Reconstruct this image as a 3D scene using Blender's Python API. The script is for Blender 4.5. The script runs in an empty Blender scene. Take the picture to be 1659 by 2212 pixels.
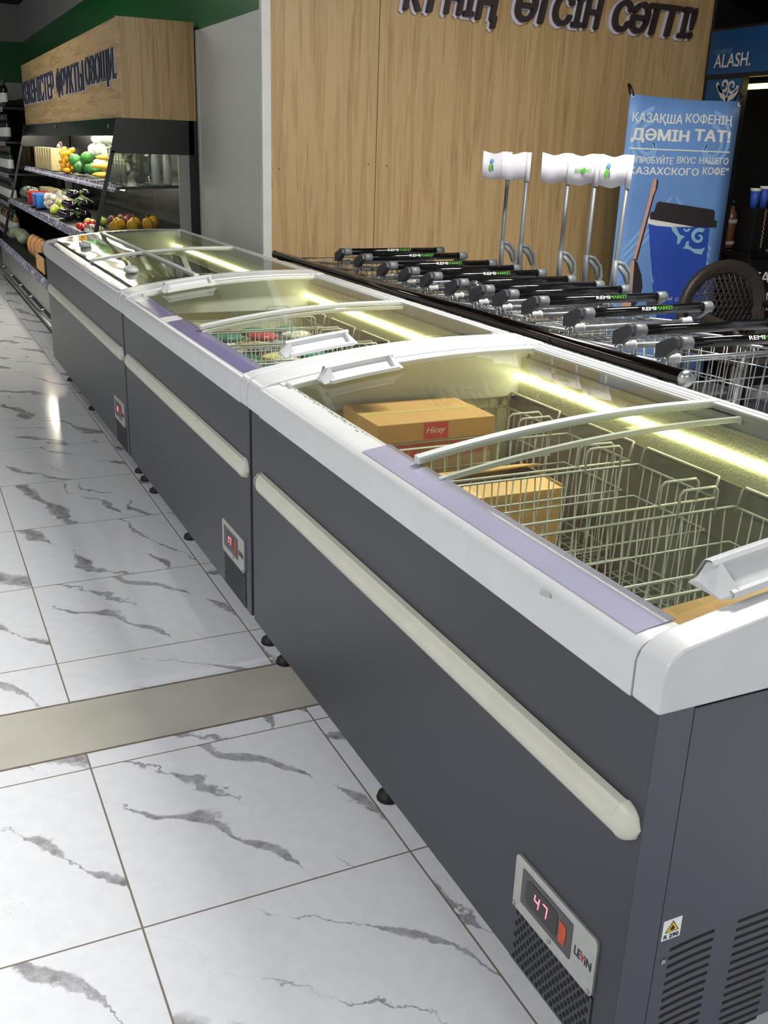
import bpy, bmesh, math, random
from mathutils import Vector, Matrix
from mathutils.geometry import interpolate_bezier, delaunay_2d_cdt
import numpy as np
random.seed(7)
SC = bpy.context.scene
COL = SC.collection
PI = math.pi

# ------------------------------------------------------------------ camera
CAM_POS = Vector((-0.8295, -0.8669, 1.4931))
CAM_R = Vector((0.904899, -0.424375, 0.032610))
CAM_U = Vector((0.116420, 0.320482, 0.940073))
CAM_F = Vector((0.409395, 0.846875, -0.339409))
F_PX = 2146.77
cam = bpy.data.cameras.new('camera')
cam.sensor_fit = 'VERTICAL'
cam.sensor_height = 36.0
cam.lens = F_PX * 36.0 / 2212.0
cam.clip_start = 0.05
cam.clip_end = 100
camo = bpy.data.objects.new('camera', cam)
m = Matrix.Identity(4)
for i in range(3):
    m[i][0] = CAM_R[i]; m[i][1] = CAM_U[i]; m[i][2] = -CAM_F[i]; m[i][3] = CAM_POS[i]
camo.matrix_world = m
COL.objects.link(camo)
SC.camera = camo

def at(u, v, **k):
    """world point where the photo's pixel meets the plane x=, y= or z="""
    d = CAM_F + CAM_R * ((u - 829.5) / F_PX) - CAM_U * ((v - 1106) / F_PX)
    a, val = list(k.items())[0]
    i = 'xyz'.index(a)
    return CAM_POS + d * ((val - CAM_POS[i]) / d[i])

# ------------------------------------------------------------------ colour, world, lights
def lin(c):
    return tuple((x / 255 / 12.92) if x / 255 <= 0.04045 else ((x / 255 + 0.055) / 1.055) ** 2.4 for x in c)

SC.view_settings.view_transform = 'Standard'
SC.view_settings.look = 'None'
SC.view_settings.exposure = 0.1
SC.view_settings.gamma = 1.0
SC.view_settings.use_curve_mapping = False
world = bpy.data.worlds.new('world')
SC.world = world
world.use_nodes = True
world.node_tree.nodes['Background'].inputs[0].default_value = (0.93, 0.97, 1.0, 1)
world.node_tree.nodes['Background'].inputs[1].default_value = 0.45
SC.cycles.max_bounces = 8
SC.cycles.transparent_max_bounces = 24
SC.cycles.sample_clamp_indirect = 6.0
SC.cycles.use_denoising = True
SC.cycles.caustics_reflective = False
SC.cycles.caustics_refractive = False

def area(name, loc, sx, sy, power, col=(1, 1, 1), rot=(0, 0, 0)):
    l = bpy.data.lights.new(name, 'AREA')
    l.shape = 'RECTANGLE'; l.size = sx; l.size_y = sy; l.energy = power; l.color = col
    o = bpy.data.objects.new(name, l)
    o.location = loc; o.rotation_euler = rot
    COL.objects.link(o)
    return o
area('aisle_lamp_near', (-2.7, 0.6, 3.2), 0.35, 2.8, 96, (0.97, 0.98, 1.0))
area('aisle_lamp_behind', (0.5, -2.2, 3.2), 2.4, 0.35, 52, (0.97, 0.98, 1.0))
area('aisle_lamp_middle', (-2.7, 4.4, 3.2), 0.35, 2.2, 14, (1.0, 0.98, 0.93))
area('aisle_lamp_far', (-1.3, 9.0, 3.2), 0.35, 2.5, 62, (1.0, 0.98, 0.93))
area('lobby_lamp', (1.7, 1.7, 3.2), 1.6, 0.35, 150, (1.0, 0.975, 0.92))

# ------------------------------------------------------------------ materials
def nodes(name):
    mt = bpy.data.materials.new(name)
    mt.use_nodes = True
    nt = mt.node_tree
    return mt, nt, nt.nodes['Principled BSDF']

def N(nt, typ, **k):
    n = nt.nodes.new(typ)
    for a, b in k.items():
        if a.startswith('i_'):
            n.inputs[int(a[2:]) if a[2:].isdigit() else a[2:].replace('_', ' ')].default_value = b
        else:
            setattr(n, a, b)
    return n

def coords(nt, scale=(1, 1, 1)):
    tc = N(nt, 'ShaderNodeTexCoord')
    mp = N(nt, 'ShaderNodeMapping')
    mp.inputs['Scale'].default_value = scale
    nt.links.new(tc.outputs['Object'], mp.inputs[0])
    return mp.outputs[0]

def ramp(nt, fac, stops):
    r = N(nt, 'ShaderNodeValToRGB')
    nt.links.new(fac, r.inputs[0])
    el = r.color_ramp.elements
    while len(el) < len(stops):
        el.new(0.5)
    for e, (p, c) in zip(el, stops):
        e.position = p; e.color = tuple(c) + (1,)
    return r.outputs[0]

def mat(name, c, rough=0.5, metal=0.0, var=0.06, nscale=6, bump=0.0, bscale=80, emit=None, estr=0, spec=0.5, coat=0):
    mt, nt, b = nodes(name)
    c = lin(c)
    v = coords(nt)
    n = N(nt, 'ShaderNodeTexNoise', i_Scale=nscale, i_Detail=4)
    nt.links.new(v, n.inputs['Vector'])
    col = ramp(nt, n.outputs[0], [(0.3, [x * (1 - var) for x in c]), (0.7, [min(1, x * (1 + var)) for x in c])])
    nt.links.new(col, b.inputs['Base Color'])
    b.inputs['Roughness'].default_value = rough
    b.inputs['Metallic'].default_value = metal
    b.inputs['Specular IOR Level'].default_value = spec
    b.inputs['Coat Weight'].default_value = coat
    if bump:
        n2 = N(nt, 'ShaderNodeTexNoise', i_Scale=bscale, i_Detail=3)
        nt.links.new(v, n2.inputs['Vector'])
        bp = N(nt, 'ShaderNodeBump', i_Strength=bump, i_Distance=0.004)
        nt.links.new(n2.outputs[0], bp.inputs['Height'])
        nt.links.new(bp.outputs[0], b.inputs['Normal'])
    if emit:
        b.inputs['Emission Color'].default_value = lin(emit) + (1,)
        b.inputs['Emission Strength'].default_value = estr
    return mt

def glass_mat(name, tint=(235, 242, 232), refl=1.0, wave=0.0, wscale=6, rough=0.02, base=0.03, haze=0.0):
    """thin sheet: see-through with a Fresnel reflection"""
    mt, nt, b = nodes(name)
    nt.nodes.remove(b)
    out = nt.nodes['Material Output']
    tr = N(nt, 'ShaderNodeBsdfTransparent'); tr.inputs[0].default_value = lin(tint) + (1,)
    gl = N(nt, 'ShaderNodeBsdfGlossy'); gl.inputs['Roughness'].default_value = rough
    gl.inputs[0].default_value = (1, 1, 1, 1)
    fr = N(nt, 'ShaderNodeLayerWeight', i_Blend=0.18)
    mul = N(nt, 'ShaderNodeMath', operation='MULTIPLY_ADD', i_1=refl, i_2=base)
    nt.links.new(fr.outputs['Fresnel'], mul.inputs[0])
    mx = N(nt, 'ShaderNodeMixShader')
    nt.links.new(mul.outputs[0], mx.inputs[0])
    last = tr
    if haze:
        df = N(nt, 'ShaderNodeBsdfDiffuse'); df.inputs[0].default_value = (0.9, 0.92, 0.88, 1)
        hz = N(nt, 'ShaderNodeMixShader', i_0=haze)
        nt.links.new(tr.outputs[0], hz.inputs[1]); nt.links.new(df.outputs[0], hz.inputs[2])
        last = hz
    nt.links.new(last.outputs[0], mx.inputs[1]); nt.links.new(gl.outputs[0], mx.inputs[2])
    nt.links.new(mx.outputs[0], out.inputs[0])
    if wave:
        v = coords(nt, (1, 0.35, 1))
        n = N(nt, 'ShaderNodeTexNoise', i_Scale=wscale, i_Detail=2)
        nt.links.new(v, n.inputs['Vector'])
        bp = N(nt, 'ShaderNodeBump', i_Strength=wave, i_Distance=0.05)
        nt.links.new(n.outputs[0], bp.inputs['Height'])
        for s in (gl, fr):
            nt.links.new(bp.outputs[0], s.inputs['Normal'])
    return mt

def wood_mat(name, c1, c2, c3, axis='z', rough=0.42):
    mt, nt, b = nodes(name)
    sc = {'z': (7, 7, 0.35), 'y': (5, 0.5, 7)}[axis]
    v = coords(nt, sc)
    n = N(nt, 'ShaderNodeTexNoise', i_Scale=2.2, i_Detail=7, i_Roughness=0.62, i_Distortion=0.5)
    nt.links.new(v, n.inputs['Vector'])
    c = ramp(nt, n.outputs[0], [(0.30, lin(c1)), (0.48, lin(c2)), (0.56, lin(c3)), (0.72, lin(c2))])
    v2 = coords(nt, tuple(s * 9 for s in sc))
    n2 = N(nt, 'ShaderNodeTexNoise', i_Scale=3.0, i_Detail=3)
    nt.links.new(v2, n2.inputs['Vector'])
    g = ramp(nt, n2.outputs[0], [(0.35, (0.93, 0.92, 0.90)), (0.65, (1, 1, 1))])
    # thin dark grain lines
    v3 = coords(nt, tuple(s * (1.6 if s > 1 else 0.7) for s in sc))
    n3 = N(nt, 'ShaderNodeTexNoise', i_Scale=1.7, i_Detail=2, i_Distortion=0.25)
    nt.links.new(v3, n3.inputs['Vector'])
    sb = N(nt, 'ShaderNodeMath', operation='SUBTRACT', i_1=0.5); nt.links.new(n3.outputs[0], sb.inputs[0])
    ab = N(nt, 'ShaderNodeMath', operation='ABSOLUTE'); nt.links.new(sb.outputs[0], ab.inputs[0])
    ln = ramp(nt, ab.outputs[0], [(0.0, (0.72, 0.66, 0.58)), (0.016, (1, 1, 1))])
    mx = N(nt, 'ShaderNodeMixRGB', blend_type='MULTIPLY', i_0=1.0)
    nt.links.new(c, mx.inputs[1]); nt.links.new(g, mx.inputs[2])
    mx2 = N(nt, 'ShaderNodeMixRGB', blend_type='MULTIPLY', i_0=0.8)
    nt.links.new(mx.outputs[0], mx2.inputs[1]); nt.links.new(ln, mx2.inputs[2])
    nt.links.new(mx2.outputs[0], b.inputs['Base Color'])
    b.inputs['Roughness'].default_value = rough
    return mt

def tile_mat(name, oy):
    """polished white marble tiles 0.607 m, grey veins cut at each tile"""
    mt, nt, b = nodes(name)
    L = nt.links.new
    tc = N(nt, 'ShaderNodeTexCoord')
    sp = N(nt, 'ShaderNodeSeparateXYZ'); L(tc.outputs['Object'], sp.inputs[0])
    def M(op, a, bb=None, c=None):
        n = N(nt, 'ShaderNodeMath', operation=op)
        for i, q in enumerate((a, bb, c)):
            if q is None: continue
            if isinstance(q, (int, float)): n.inputs[i].default_value = q
            else: L(q, n.inputs[i])
        return n.outputs[0]
    S = 0.607
    ux = M('DIVIDE', M('SUBTRACT', sp.outputs[0], 0.0613), S)
    uy = M('DIVIDE', M('SUBTRACT', sp.outputs[1], oy), 0.6)
    ix, iy = M('FLOOR', ux), M('FLOOR', uy)
    fx, fy = M('SUBTRACT', ux, ix), M('SUBTRACT', uy, iy)
    ex = M('MINIMUM', fx, M('SUBTRACT', 1.0, fx)); ey = M('MINIMUM', fy, M('SUBTRACT', 1.0, fy))
    e = M('MINIMUM', ex, ey)
    cid = N(nt, 'ShaderNodeCombineXYZ'); L(ix, cid.inputs[0]); L(iy, cid.inputs[1])
    wn = N(nt, 'ShaderNodeTexWhiteNoise', noise_dimensions='3D'); L(cid.outputs[0], wn.inputs['Vector'])
    # one marble print per tile: veins run slantwise, each tile with its own offset, angle and cut
    loc = N(nt, 'ShaderNodeCombineXYZ'); L(M('SUBTRACT', fx, 0.5), loc.inputs[0]); L(M('SUBTRACT', fy, 0.5), loc.inputs[1])
    sc = N(nt, 'ShaderNodeSeparateXYZ'); L(wn.outputs['Color'], sc.inputs[0])
    vr = N(nt, 'ShaderNodeVectorRotate', rotation_type='Z_AXIS'); L(loc.outputs[0], vr.inputs['Vector'])
    L(M('MULTIPLY_ADD', sc.outputs[0], 0.6, 0.72), vr.inputs['Angle'])
    off = N(nt, 'ShaderNodeVectorMath', operation='SCALE'); off.inputs['Scale'].default_value = 37.0
    L(wn.outputs['Color'], off.inputs[0])
    ad = N(nt, 'ShaderNodeVectorMath', operation='ADD'); L(vr.outputs[0], ad.inputs[0]); L(off.outputs[0], ad.inputs[1])
    pr = N(nt, 'ShaderNodeSeparateXYZ'); L(vr.outputs[0], pr.inputs[0])
    def noise(scale, det, vec, rough=0.5, st=None):
        n = N(nt, 'ShaderNodeTexNoise', i_Scale=scale, i_Detail=det, i_Roughness=rough)
        if st:
            q = N(nt, 'ShaderNodeVectorMath', operation='MULTIPLY'); q.inputs[1].default_value = st; L(vec, q.inputs[0]); vec = q.outputs[0]
        L(vec, n.inputs['Vector']); return n.outputs[0]
    A = ad.outputs[0]
    wob = M('ADD', M('MULTIPLY', M('SUBTRACT', noise(1.6, 1, A), 0.5), 0.55), M('MULTIPLY', M('SUBTRACT', noise(7, 5, A, 0.65), 0.5), 0.16))
    d0 = M('ADD', pr.outputs[1], wob)
    fine = noise(16, 4, A, 0.6)
    veins = None
    for k, (o0, oz, wid, thr) in enumerate(((-0.20, sc.outputs[1], 0.12, 0.42), (0.26, sc.outputs[2], 0.09, 0.47), (0.03, sc.outputs[0], 0.06, 0.53))):
        ok = M('ADD', M('MULTIPLY_ADD', oz, 0.22, -0.11), o0)
        dk = M('ABSOLUTE', M('SUBTRACT', d0, ok))
        run = N(nt, 'ShaderNodeVectorMath', operation='ADD'); L(A, run.inputs[0]); run.inputs[1].default_value = (5.3 * k, 2.1 * k, 9.7 * k)
        rn = noise(2.1, 2, run.outputs[0], 0.55, (1, 0.35, 1))
        w = M('MULTIPLY', M('MAXIMUM', M('SUBTRACT', rn, thr), 0.0), wid * 3.2)
        body = M('MAXIMUM', M('SUBTRACT', 1.0, M('DIVIDE', dk, M('ADD', w, 0.0003))), 0.0)
        body = M('MINIMUM', M('MULTIPLY', body, 2.4), 1.0)
        on = M('MINIMUM', M('MULTIPLY', M('MAXIMUM', M('SUBTRACT', rn, thr - 0.035), 0.0), 30.0), 1.0)
        hair = M('MULTIPLY', M('MAXIMUM', M('SUBTRACT', 1.0, M('DIVIDE', dk, 0.0055)), 0.0), on)
        vk = M('MAXIMUM', M('MULTIPLY', body, M('MULTIPLY_ADD', fine, 1.5, -0.05)), M('MULTIPLY', hair, 0.9))
        veins = vk if veins is None else M('MAXIMUM', veins, vk)
    vein = M('MINIMUM', M('MAXIMUM', veins, 0.0), 1.0)
    base = ramp(nt, fine, [(0.3, lin((232, 233, 236))), (0.7, lin((239, 240, 243)))])
    mx = N(nt, 'ShaderNodeMixRGB'); L(vein, mx.inputs[0]); L(base, mx.inputs[1]); mx.inputs[2].default_value = lin((134, 131, 133)) + (1,)
    gr = M('LESS_THAN', e, 0.0036)
    mx2 = N(nt, 'ShaderNodeMixRGB'); L(gr, mx2.inputs[0]); L(mx.outputs[0], mx2.inputs[1]); mx2.inputs[2].default_value = lin((128, 118, 104)) + (1,)
    L(mx2.outputs[0], b.inputs['Base Color'])
    rg = M('MULTIPLY_ADD', gr, 0.5, 0.13)
    L(rg, b.inputs['Roughness'])
    bp = N(nt, 'ShaderNodeBump', i_Strength=0.03, i_Distance=0.01)
    lo = N(nt, 'ShaderNodeTexNoise', i_Scale=5, i_Detail=1); L(tc.outputs['Object'], lo.inputs['Vector'])
    L(lo.outputs[0], bp.inputs['Height']); L(bp.outputs[0], b.inputs['Normal'])
    return mt

def tag_strip_mat(name, base, mark):
    """shelf-edge strip: lavender holder with pale price tags in it"""
    mt, nt, b = nodes(name)
    v = coords(nt, (1, 1, 1))
    br = N(nt, 'ShaderNodeTexBrick', i_Scale=1.0)
    sp = N(nt, 'ShaderNodeSeparateXYZ'); nt.links.new(v, sp.inputs[0])
    cb = N(nt, 'ShaderNodeCombineXYZ'); nt.links.new(sp.outputs[1], cb.inputs[0]); nt.links.new(sp.outputs[2], cb.inputs[1])
    nt.links.new(cb.outputs[0], br.inputs['Vector'])
    br.inputs['Brick Width'].default_value = 0.11; br.inputs['Row Height'].default_value = 0.6
    br.inputs['Mortar Size'].default_value = 0.006
    br.inputs['Color1'].default_value = lin(base) + (1,); br.inputs['Color2'].default_value = lin([x * 0.8 for x in base]) + (1,)
    br.inputs['Mortar'].default_value = lin(mark) + (1,)
    n = N(nt, 'ShaderNodeTexNoise', i_Scale=26, i_Detail=3); nt.links.new(v, n.inputs['Vector'])
    f = ramp(nt, n.outputs[0], [(0.54, (0, 0, 0)), (0.60, (1, 1, 1))])
    mx = N(nt, 'ShaderNodeMixRGB'); nt.links.new(f, mx.inputs[0])
    nt.links.new(br.outputs[0], mx.inputs[1]); mx.inputs[2].default_value = lin(mark) + (1,)
    nt.links.new(mx.outputs[0], b.inputs['Base Color'])
    b.inputs['Roughness'].default_value = 0.25
    return mt

def emat(name, c, s):
    mt, nt, b = nodes(name)
    b.inputs['Base Color'].default_value = lin(c) + (1,)
    b.inputs['Emission Color'].default_value = lin(c) + (1,)
    b.inputs['Emission Strength'].default_value = s
    n = N(nt, 'ShaderNodeTexNoise', i_Scale=40)
    nt.links.new(ramp(nt, n.outputs[0], [(0.3, (0.95,) * 3), (0.7, (1, 1, 1))]), b.inputs['Base Color'])
    return mt

M = {}
M['tile_near'] = tile_mat('tile_near', 0.7774)
M['tile_far'] = tile_mat('tile_far', 1.9687)
M['band'] = mat('beige_band_tile', (193, 189, 176), 0.32, var=0.07, nscale=5)
M['grout'] = mat('grout', (118, 108, 92), 0.6, var=0.25, nscale=40)
M['anthracite'] = mat('anthracite_steel', (54, 58, 65), 0.36, 0.15, var=0.05, nscale=3, bump=0.02, bscale=300)
M['anthracite_lit'] = mat('anthracite_steel_lit', (76, 82, 89), 0.4, 0.15, var=0.05, nscale=3)  # same paint as the cabinet front, lightened for the light on the ends
M['white_plastic'] = mat('white_plastic', (206, 208, 208), 0.3, var=0.03, nscale=9)
M['lid_plastic'] = mat('lid_plastic', (210, 212, 212), 0.28, var=0.03)
M['bumper'] = mat('bumper_vinyl', (205, 204, 188), 0.4, var=0.04, nscale=12)
M['black_rubber'] = mat('black_rubber', (20, 20, 21), 0.6)
M['black'] = mat('black_paint', (17, 17, 18), 0.45)
M['black_gloss'] = mat('black_gloss', (14, 14, 15), 0.12)
M['dark_void'] = mat('dark_hole', (9, 9, 10), 0.8)
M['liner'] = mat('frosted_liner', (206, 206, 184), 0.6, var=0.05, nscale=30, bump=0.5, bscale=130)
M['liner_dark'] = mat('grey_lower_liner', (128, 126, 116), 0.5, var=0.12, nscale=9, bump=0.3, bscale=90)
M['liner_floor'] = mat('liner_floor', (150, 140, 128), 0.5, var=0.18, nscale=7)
M['led'] = emat('freezer_led', (255, 255, 190), 17.0)
M['case_led'] = emat('case_led', (255, 250, 225), 60.0)
M['shelf_led'] = emat('shelf_led', (255, 250, 225), 30.0)
M['glass'] = glass_mat('lid_glass', (240, 244, 234), 0.75, base=0.03, haze=0.012)
M['glass_wavy'] = glass_mat('film_glass', (222, 228, 212), 1.0, wave=0.22, wscale=2.5, base=0.14, rough=0.04)
M['case_glass'] = glass_mat('case_glass', (226, 230, 228), 0.55, base=0.02)
M['bag_film'] = glass_mat('bag_film', (225, 228, 222), 1.0, wave=1.0, wscale=30, rough=0.15, base=0.05, haze=0.03)
M['lavender'] = mat('lavender_price_strip', (158, 156, 178), 0.16, var=0.05, nscale=4)
M['lavender_dark'] = tag_strip_mat('shelf_tags', (104, 100, 134), (214, 210, 222))
M['chrome'] = mat('chrome_wire', (168, 171, 172), 0.33, 0.9, var=0.04)
M['grey_wire'] = mat('grey_coated_wire', (178, 180, 174), 0.4, 0.1)
M['steel'] = mat('brushed_steel', (170, 170, 165), 0.3, 0.9)
M['dark_steel'] = mat('dark_polished_pipe', (58, 52, 48), 0.14, 0.95)
M['grey_plastic'] = mat('grey_plastic', (112, 116, 119), 0.4)
M['dark_grey_plastic'] = mat('dark_grey_plastic', (60, 63, 66), 0.42)
M['pole_grey'] = mat('pole_grey', (108, 113, 115), 0.4, 0.2)
M['white_flag'] = mat('white_flag', (200, 198, 206), 0.5)
M['panel_plate'] = mat('aluminium_plate', (186, 188, 182), 0.33, 0.55, var=0.05, nscale=50)
M['display'] = mat('smoked_display', (70, 66, 68), 0.15)
M['display_dark'] = mat('display_black', (36, 33, 37), 0.2)
M['digit'] = emat('red_digits', (255, 40, 70), 3.0)
M['red'] = mat('red_print', (196, 30, 34), 0.4)
M['navy'] = mat('navy_print', (40, 38, 72), 0.5)
M['yellow_print'] = mat('yellow_print', (240, 200, 20), 0.5)
M['white_print'] = mat('white_print', (236, 236, 234), 0.5)
M['green_print'] = mat('green_print', (84, 160, 52), 0.5)
M['brown_stain'] = mat('brown_stain', (122, 98, 74), 0.8, var=0.3, nscale=60)
M['carton'] = mat('brown_carton', (190, 148, 88), 0.7, var=0.06, nscale=14, bump=0.05, bscale=60)
M['carton_pale'] = mat('pale_carton', (206, 166, 108), 0.7, var=0.06, nscale=14)
M['carton_red'] = mat('orange_red_carton', (206, 84, 50), 0.6, var=0.25, nscale=30)
M['residue'] = mat('label_residue', (214, 212, 200), 0.6, var=0.1, nscale=30)
M['tape'] = mat('packing_tape', (206, 178, 110), 0.2)
M['wood_wall'] = wood_mat('oak_wall', (188, 158, 110), (197, 167, 119), (180, 149, 102))
M['wood_case'] = wood_mat('oak_canopy', (176, 146, 100), (190, 160, 112), (166, 134, 90), axis='y')
M['wood_case_end'] = wood_mat('oak_canopy_end', (178, 148, 98), (190, 160, 110), (168, 136, 90))
M['white_wall'] = mat('white_wall', (206, 208, 198), 0.5, var=0.03, nscale=1.5)
M['green_wall'] = mat('green_wall', (22, 104, 44), 0.3, var=0.05)
M['grey_wall'] = mat('grey_plaster', (150, 149, 146), 0.8, var=0.05, bump=0.1, bscale=60)
M['ceiling'] = mat('black_ceiling', (24, 24, 24), 0.9)
M['trim_white'] = mat('white_trim', (218, 220, 214), 0.4)
M['letter_face'] = mat('brown_letter_face', (52, 40, 38), 0.5)
M['letter_back'] = mat('white_letter_back', (214, 208, 218), 0.4)
M['case_letter'] = mat('slate_letter', (44, 52, 66), 0.5)
M['blue_booth'] = mat('booth_blue', (6, 68, 118), 0.4, var=0.05)
M['blue_booth_panel'] = mat('booth_panel_blue', (14, 78, 122), 0.4)
M['booth_letter'] = mat('booth_letter', (205, 202, 200), 0.5)
M['booth_letter_dim'] = mat('booth_letter_dim', (96, 140, 172), 0.5)
M['banner'] = mat('banner_blue', (108, 148, 204), 0.5, var=0.12, nscale=2.2)
M['banner_light'] = mat('banner_light_blue', (134, 176, 222), 0.5, var=0.05)
M['banner_text'] = mat('banner_text', (226, 226, 220), 0.5)
M['cup_blue'] = mat('cup_blue', (50, 82, 178), 0.5, var=0.14, nscale=3)
M['cup_orn'] = mat('cup_ornament', (146, 196, 220), 0.5)
M['cup_lid'] = mat('cup_lid_print', (50, 44, 44), 0.5)
M['dombra_face'] = mat('instrument_face', (204, 156, 140), 0.5)
M['rattan'] = mat('dark_rattan', (52, 44, 38), 0.45, var=0.25, nscale=60, bump=0.4, bscale=120)
M['bottle_glass'] = mat('dark_bottle', (24, 26, 24), 0.15)
M['bottle_green'] = mat('green_bottle', (30, 48, 30), 0.15)
M['bottle_amber'] = mat('amber_bottle', (150, 120, 70), 0.2)
M['label_white'] = mat('wine_label', (214, 212, 208), 0.6, var=0.12, nscale=30)
M['cap_red'] = mat('capsule_red', (150, 36, 60), 0.4)
M['cap_green'] = mat('capsule_green', (40, 90, 60), 0.4)
M['cap_pink'] = mat('capsule_mauve', (130, 90, 130), 0.4)
M['cap_black'] = mat('capsule_black', (24, 22, 26), 0.4)
M['gold'] = mat('gold_ornament', (158, 132, 84), 0.5)
M['syrup'] = mat('syrup_brown', (104, 66, 48), 0.25)
M['lamp_tube'] = emat('booth_lamp', (255, 232, 130), 5.0)

# ------------------------------------------------------------------ mesh building
class MB:
    def __init__(s):
        s.v = []; s.f = []; s.sm = []; s.mi = []; s.cur = 0
    def quadface(s, idx, smooth=False):
        s.f.append(idx); s.sm.append(smooth); s.mi.append(s.cur)
    def box(s, x0, y0, z0, x1, y1, z1):
        if x0 > x1: x0, x1 = x1, x0
        if y0 > y1: y0, y1 = y1, y0
        if z0 > z1: z0, z1 = z1, z0
        n = len(s.v)
        s.v += [(x, y, z) for z in (z0, z1) for y in (y0, y1) for x in (x0, x1)]
        for q in ((0, 2, 3, 1), (4, 5, 7, 6), (0, 1, 5, 4), (1, 3, 7, 5), (3, 2, 6, 7), (2, 0, 4, 6)):
            s.quadface([n + i for i in q])
        return s
    def hexa(s, p):
        """8 corners: bottom 4 in order, top 4 in order"""
        n = len(s.v); s.v += [tuple(q) for q in p]
        for q in ((3, 2, 1, 0), (4, 5, 6, 7), (0, 1, 5, 4), (1, 2, 6, 5), (2, 3, 7, 6), (3, 0, 4, 7)):
            s.quadface([n + i for i in q])
        return s
    def prism(s, prof, axis, a, b, smooth=False, caps=True):
        """closed profile swept straight: axis 'y' takes (x,z), 'x' takes (y,z), 'z' takes (x,y)"""
        put = {'y': lambda q, t: (q[0], t, q[1]), 'x': lambda q, t: (t, q[0], q[1]), 'z': lambda q, t: (q[0], q[1], t)}[axis]
        n = len(s.v); k = len(prof)
        s.v += [put(q, a) for q in prof] + [put(q, b) for q in prof]
        for i in range(k):
            j = (i + 1) % k
            s.quadface([n + i, n + j, n + k + j, n + k + i], smooth)
        if caps:
            s.quadface([n + i for i in reversed(range(k))]); s.quadface([n + k + i for i in range(k)])
        return s
    def sheet(s, rows, smooth=True):
        n = len(s.v); r = len(rows); c = len(rows[0])
        for row in rows: s.v += [tuple(q) for q in row]
        for i in range(r - 1):
            for j in range(c - 1):
                a = n + i * c + j
                s.quadface([a, a + 1, a + c + 1, a + c], smooth)
        return s
    def tube(s, pts, r, n=6, closed=False):
        pts = [Vector(p) for p in pts]
        k = len(pts)
        rr = r if isinstance(r, (list, tuple)) else [r] * k
        base = len(s.v)
        prev = None
        for i, p in enumerate(pts):
            if closed: t = pts[(i + 1) % k] - pts[i - 1]
            else: t = pts[min(i + 1, k - 1)] - pts[max(i - 1, 0)]
            if t.length < 1e-9: t = Vector((0, 0, 1))
            t.normalize()
            if prev is None:
                a = Vector((0, 0, 1)) if abs(t.z) < 0.9 else Vector((1, 0, 0))
                u = t.cross(a).normalized()
            else:
                u = (prev - t * prev.dot(t))
                u = u.normalized() if u.length > 1e-6 else t.orthogonal().normalized()
            prev = u
            w = t.cross(u)
            for j in range(n):
                an = 2 * PI * j / n + PI / n
                s.v.append(tuple(p + (u * math.cos(an) + w * math.sin(an)) * rr[i]))
        for i in range(k if closed else k - 1):
            i2 = (i + 1) % k
            for j in range(n):
                j2 = (j + 1) % n
                s.quadface([base + i * n + j, base + i * n + j2, base + i2 * n + j2, base + i2 * n + j], True)
        if not closed:
            s.quadface([base + j for j in reversed(range(n))])
            s.quadface([base + (k - 1) * n + j for j in range(n)])
        return s
    def lathe(s, prof, n=16, c=(0, 0, 0), mats=None):
        base = len(s.v); k = len(prof)
        for r, z in prof:
            for j in range(n):
                a = 2 * PI * j / n
                s.v.append((c[0] + r * math.cos(a), c[1] + r * math.sin(a), c[2] + z))
        for i in range(k - 1):
            if mats: s.cur = mats[i]
            for j in range(n):
                j2 = (j + 1) % n
                s.quadface([base + i * n + j, base + i * n + j2, base + (i + 1) * n + j2, base + (i + 1) * n + j], True)
        s.quadface([base + j for j in reversed(range(n))]); s.quadface([base + (k - 1) * n + j for j in range(n)])
        return s
    def blob(s, c, r, rot=None, n=10, k=7, jit=0.0, f=None):
        """ellipsoid, optionally shaped by f(theta, t) -> radius factor"""
        base = len(s.v); c = Vector(c)
        R = rot if rot is not None else Matrix.Identity(3)
        for i in range(k + 1):
            t = i / k; ph = PI * t
            for j in range(n):
                a = 2 * PI * j / n
                q = 1 + random.uniform(-jit, jit)
                if f: q *= f(a, t)
                p = Vector((r[0] * math.sin(ph) * math.cos(a) * q, r[1] * math.sin(ph) * math.sin(a) * q, r[2] * math.cos(ph)))
                s.v.append(tuple(c + R @ p))
        for i in range(k):
            for j in range(n):
                j2 = (j + 1) % n
                s.quadface([base + i * n + j, base + (i + 1) * n + j, base + (i + 1) * n + j2, base + i * n + j2], True)
        return s
    def poly(s, pts):
        n = len(s.v); s.v += [tuple(p) for p in pts]
        s.quadface(list(range(n, n + len(pts))))
        return s
    def mesh(s, name, mats):
        me = bpy.data.meshes.new(name)
        me.from_pydata(s.v, [], s.f)
        for mm in (mats if isinstance(mats, (list, tuple)) else [mats]): me.materials.append(mm)
        me.polygons.foreach_set('use_smooth', s.sm)
        me.polygons.foreach_set('material_index', s.mi)
        bm = bmesh.new(); bm.from_mesh(me)
        bmesh.ops.remove_doubles(bm, verts=bm.verts, dist=1e-6)
        bmesh.ops.recalc_face_normals(bm, faces=bm.faces)
        bm.to_mesh(me); bm.free()
        me.update()
        return me

def link(name, me, parent=None):
    o = bpy.data.objects.new(name, me)
    COL.objects.link(o)
    if parent is not None: o.parent = parent
    return o

def part(name, mb, mt=None, parent=None, bevel=0, label=None, seg=2):
    o = link(name, mb.mesh(name, mt) if isinstance(mb, MB) else mb, parent)
    if bevel:
        md = o.modifiers.new('bevel', 'BEVEL'); md.width = bevel; md.segments = seg; md.limit_method = 'ANGLE'
        md.angle_limit = math.radians(40)
        o.data.polygons.foreach_set('use_smooth', [True] * len(o.data.polygons))
        md.harden_normals = True
    if label: o['label'] = label
    return o

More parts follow.
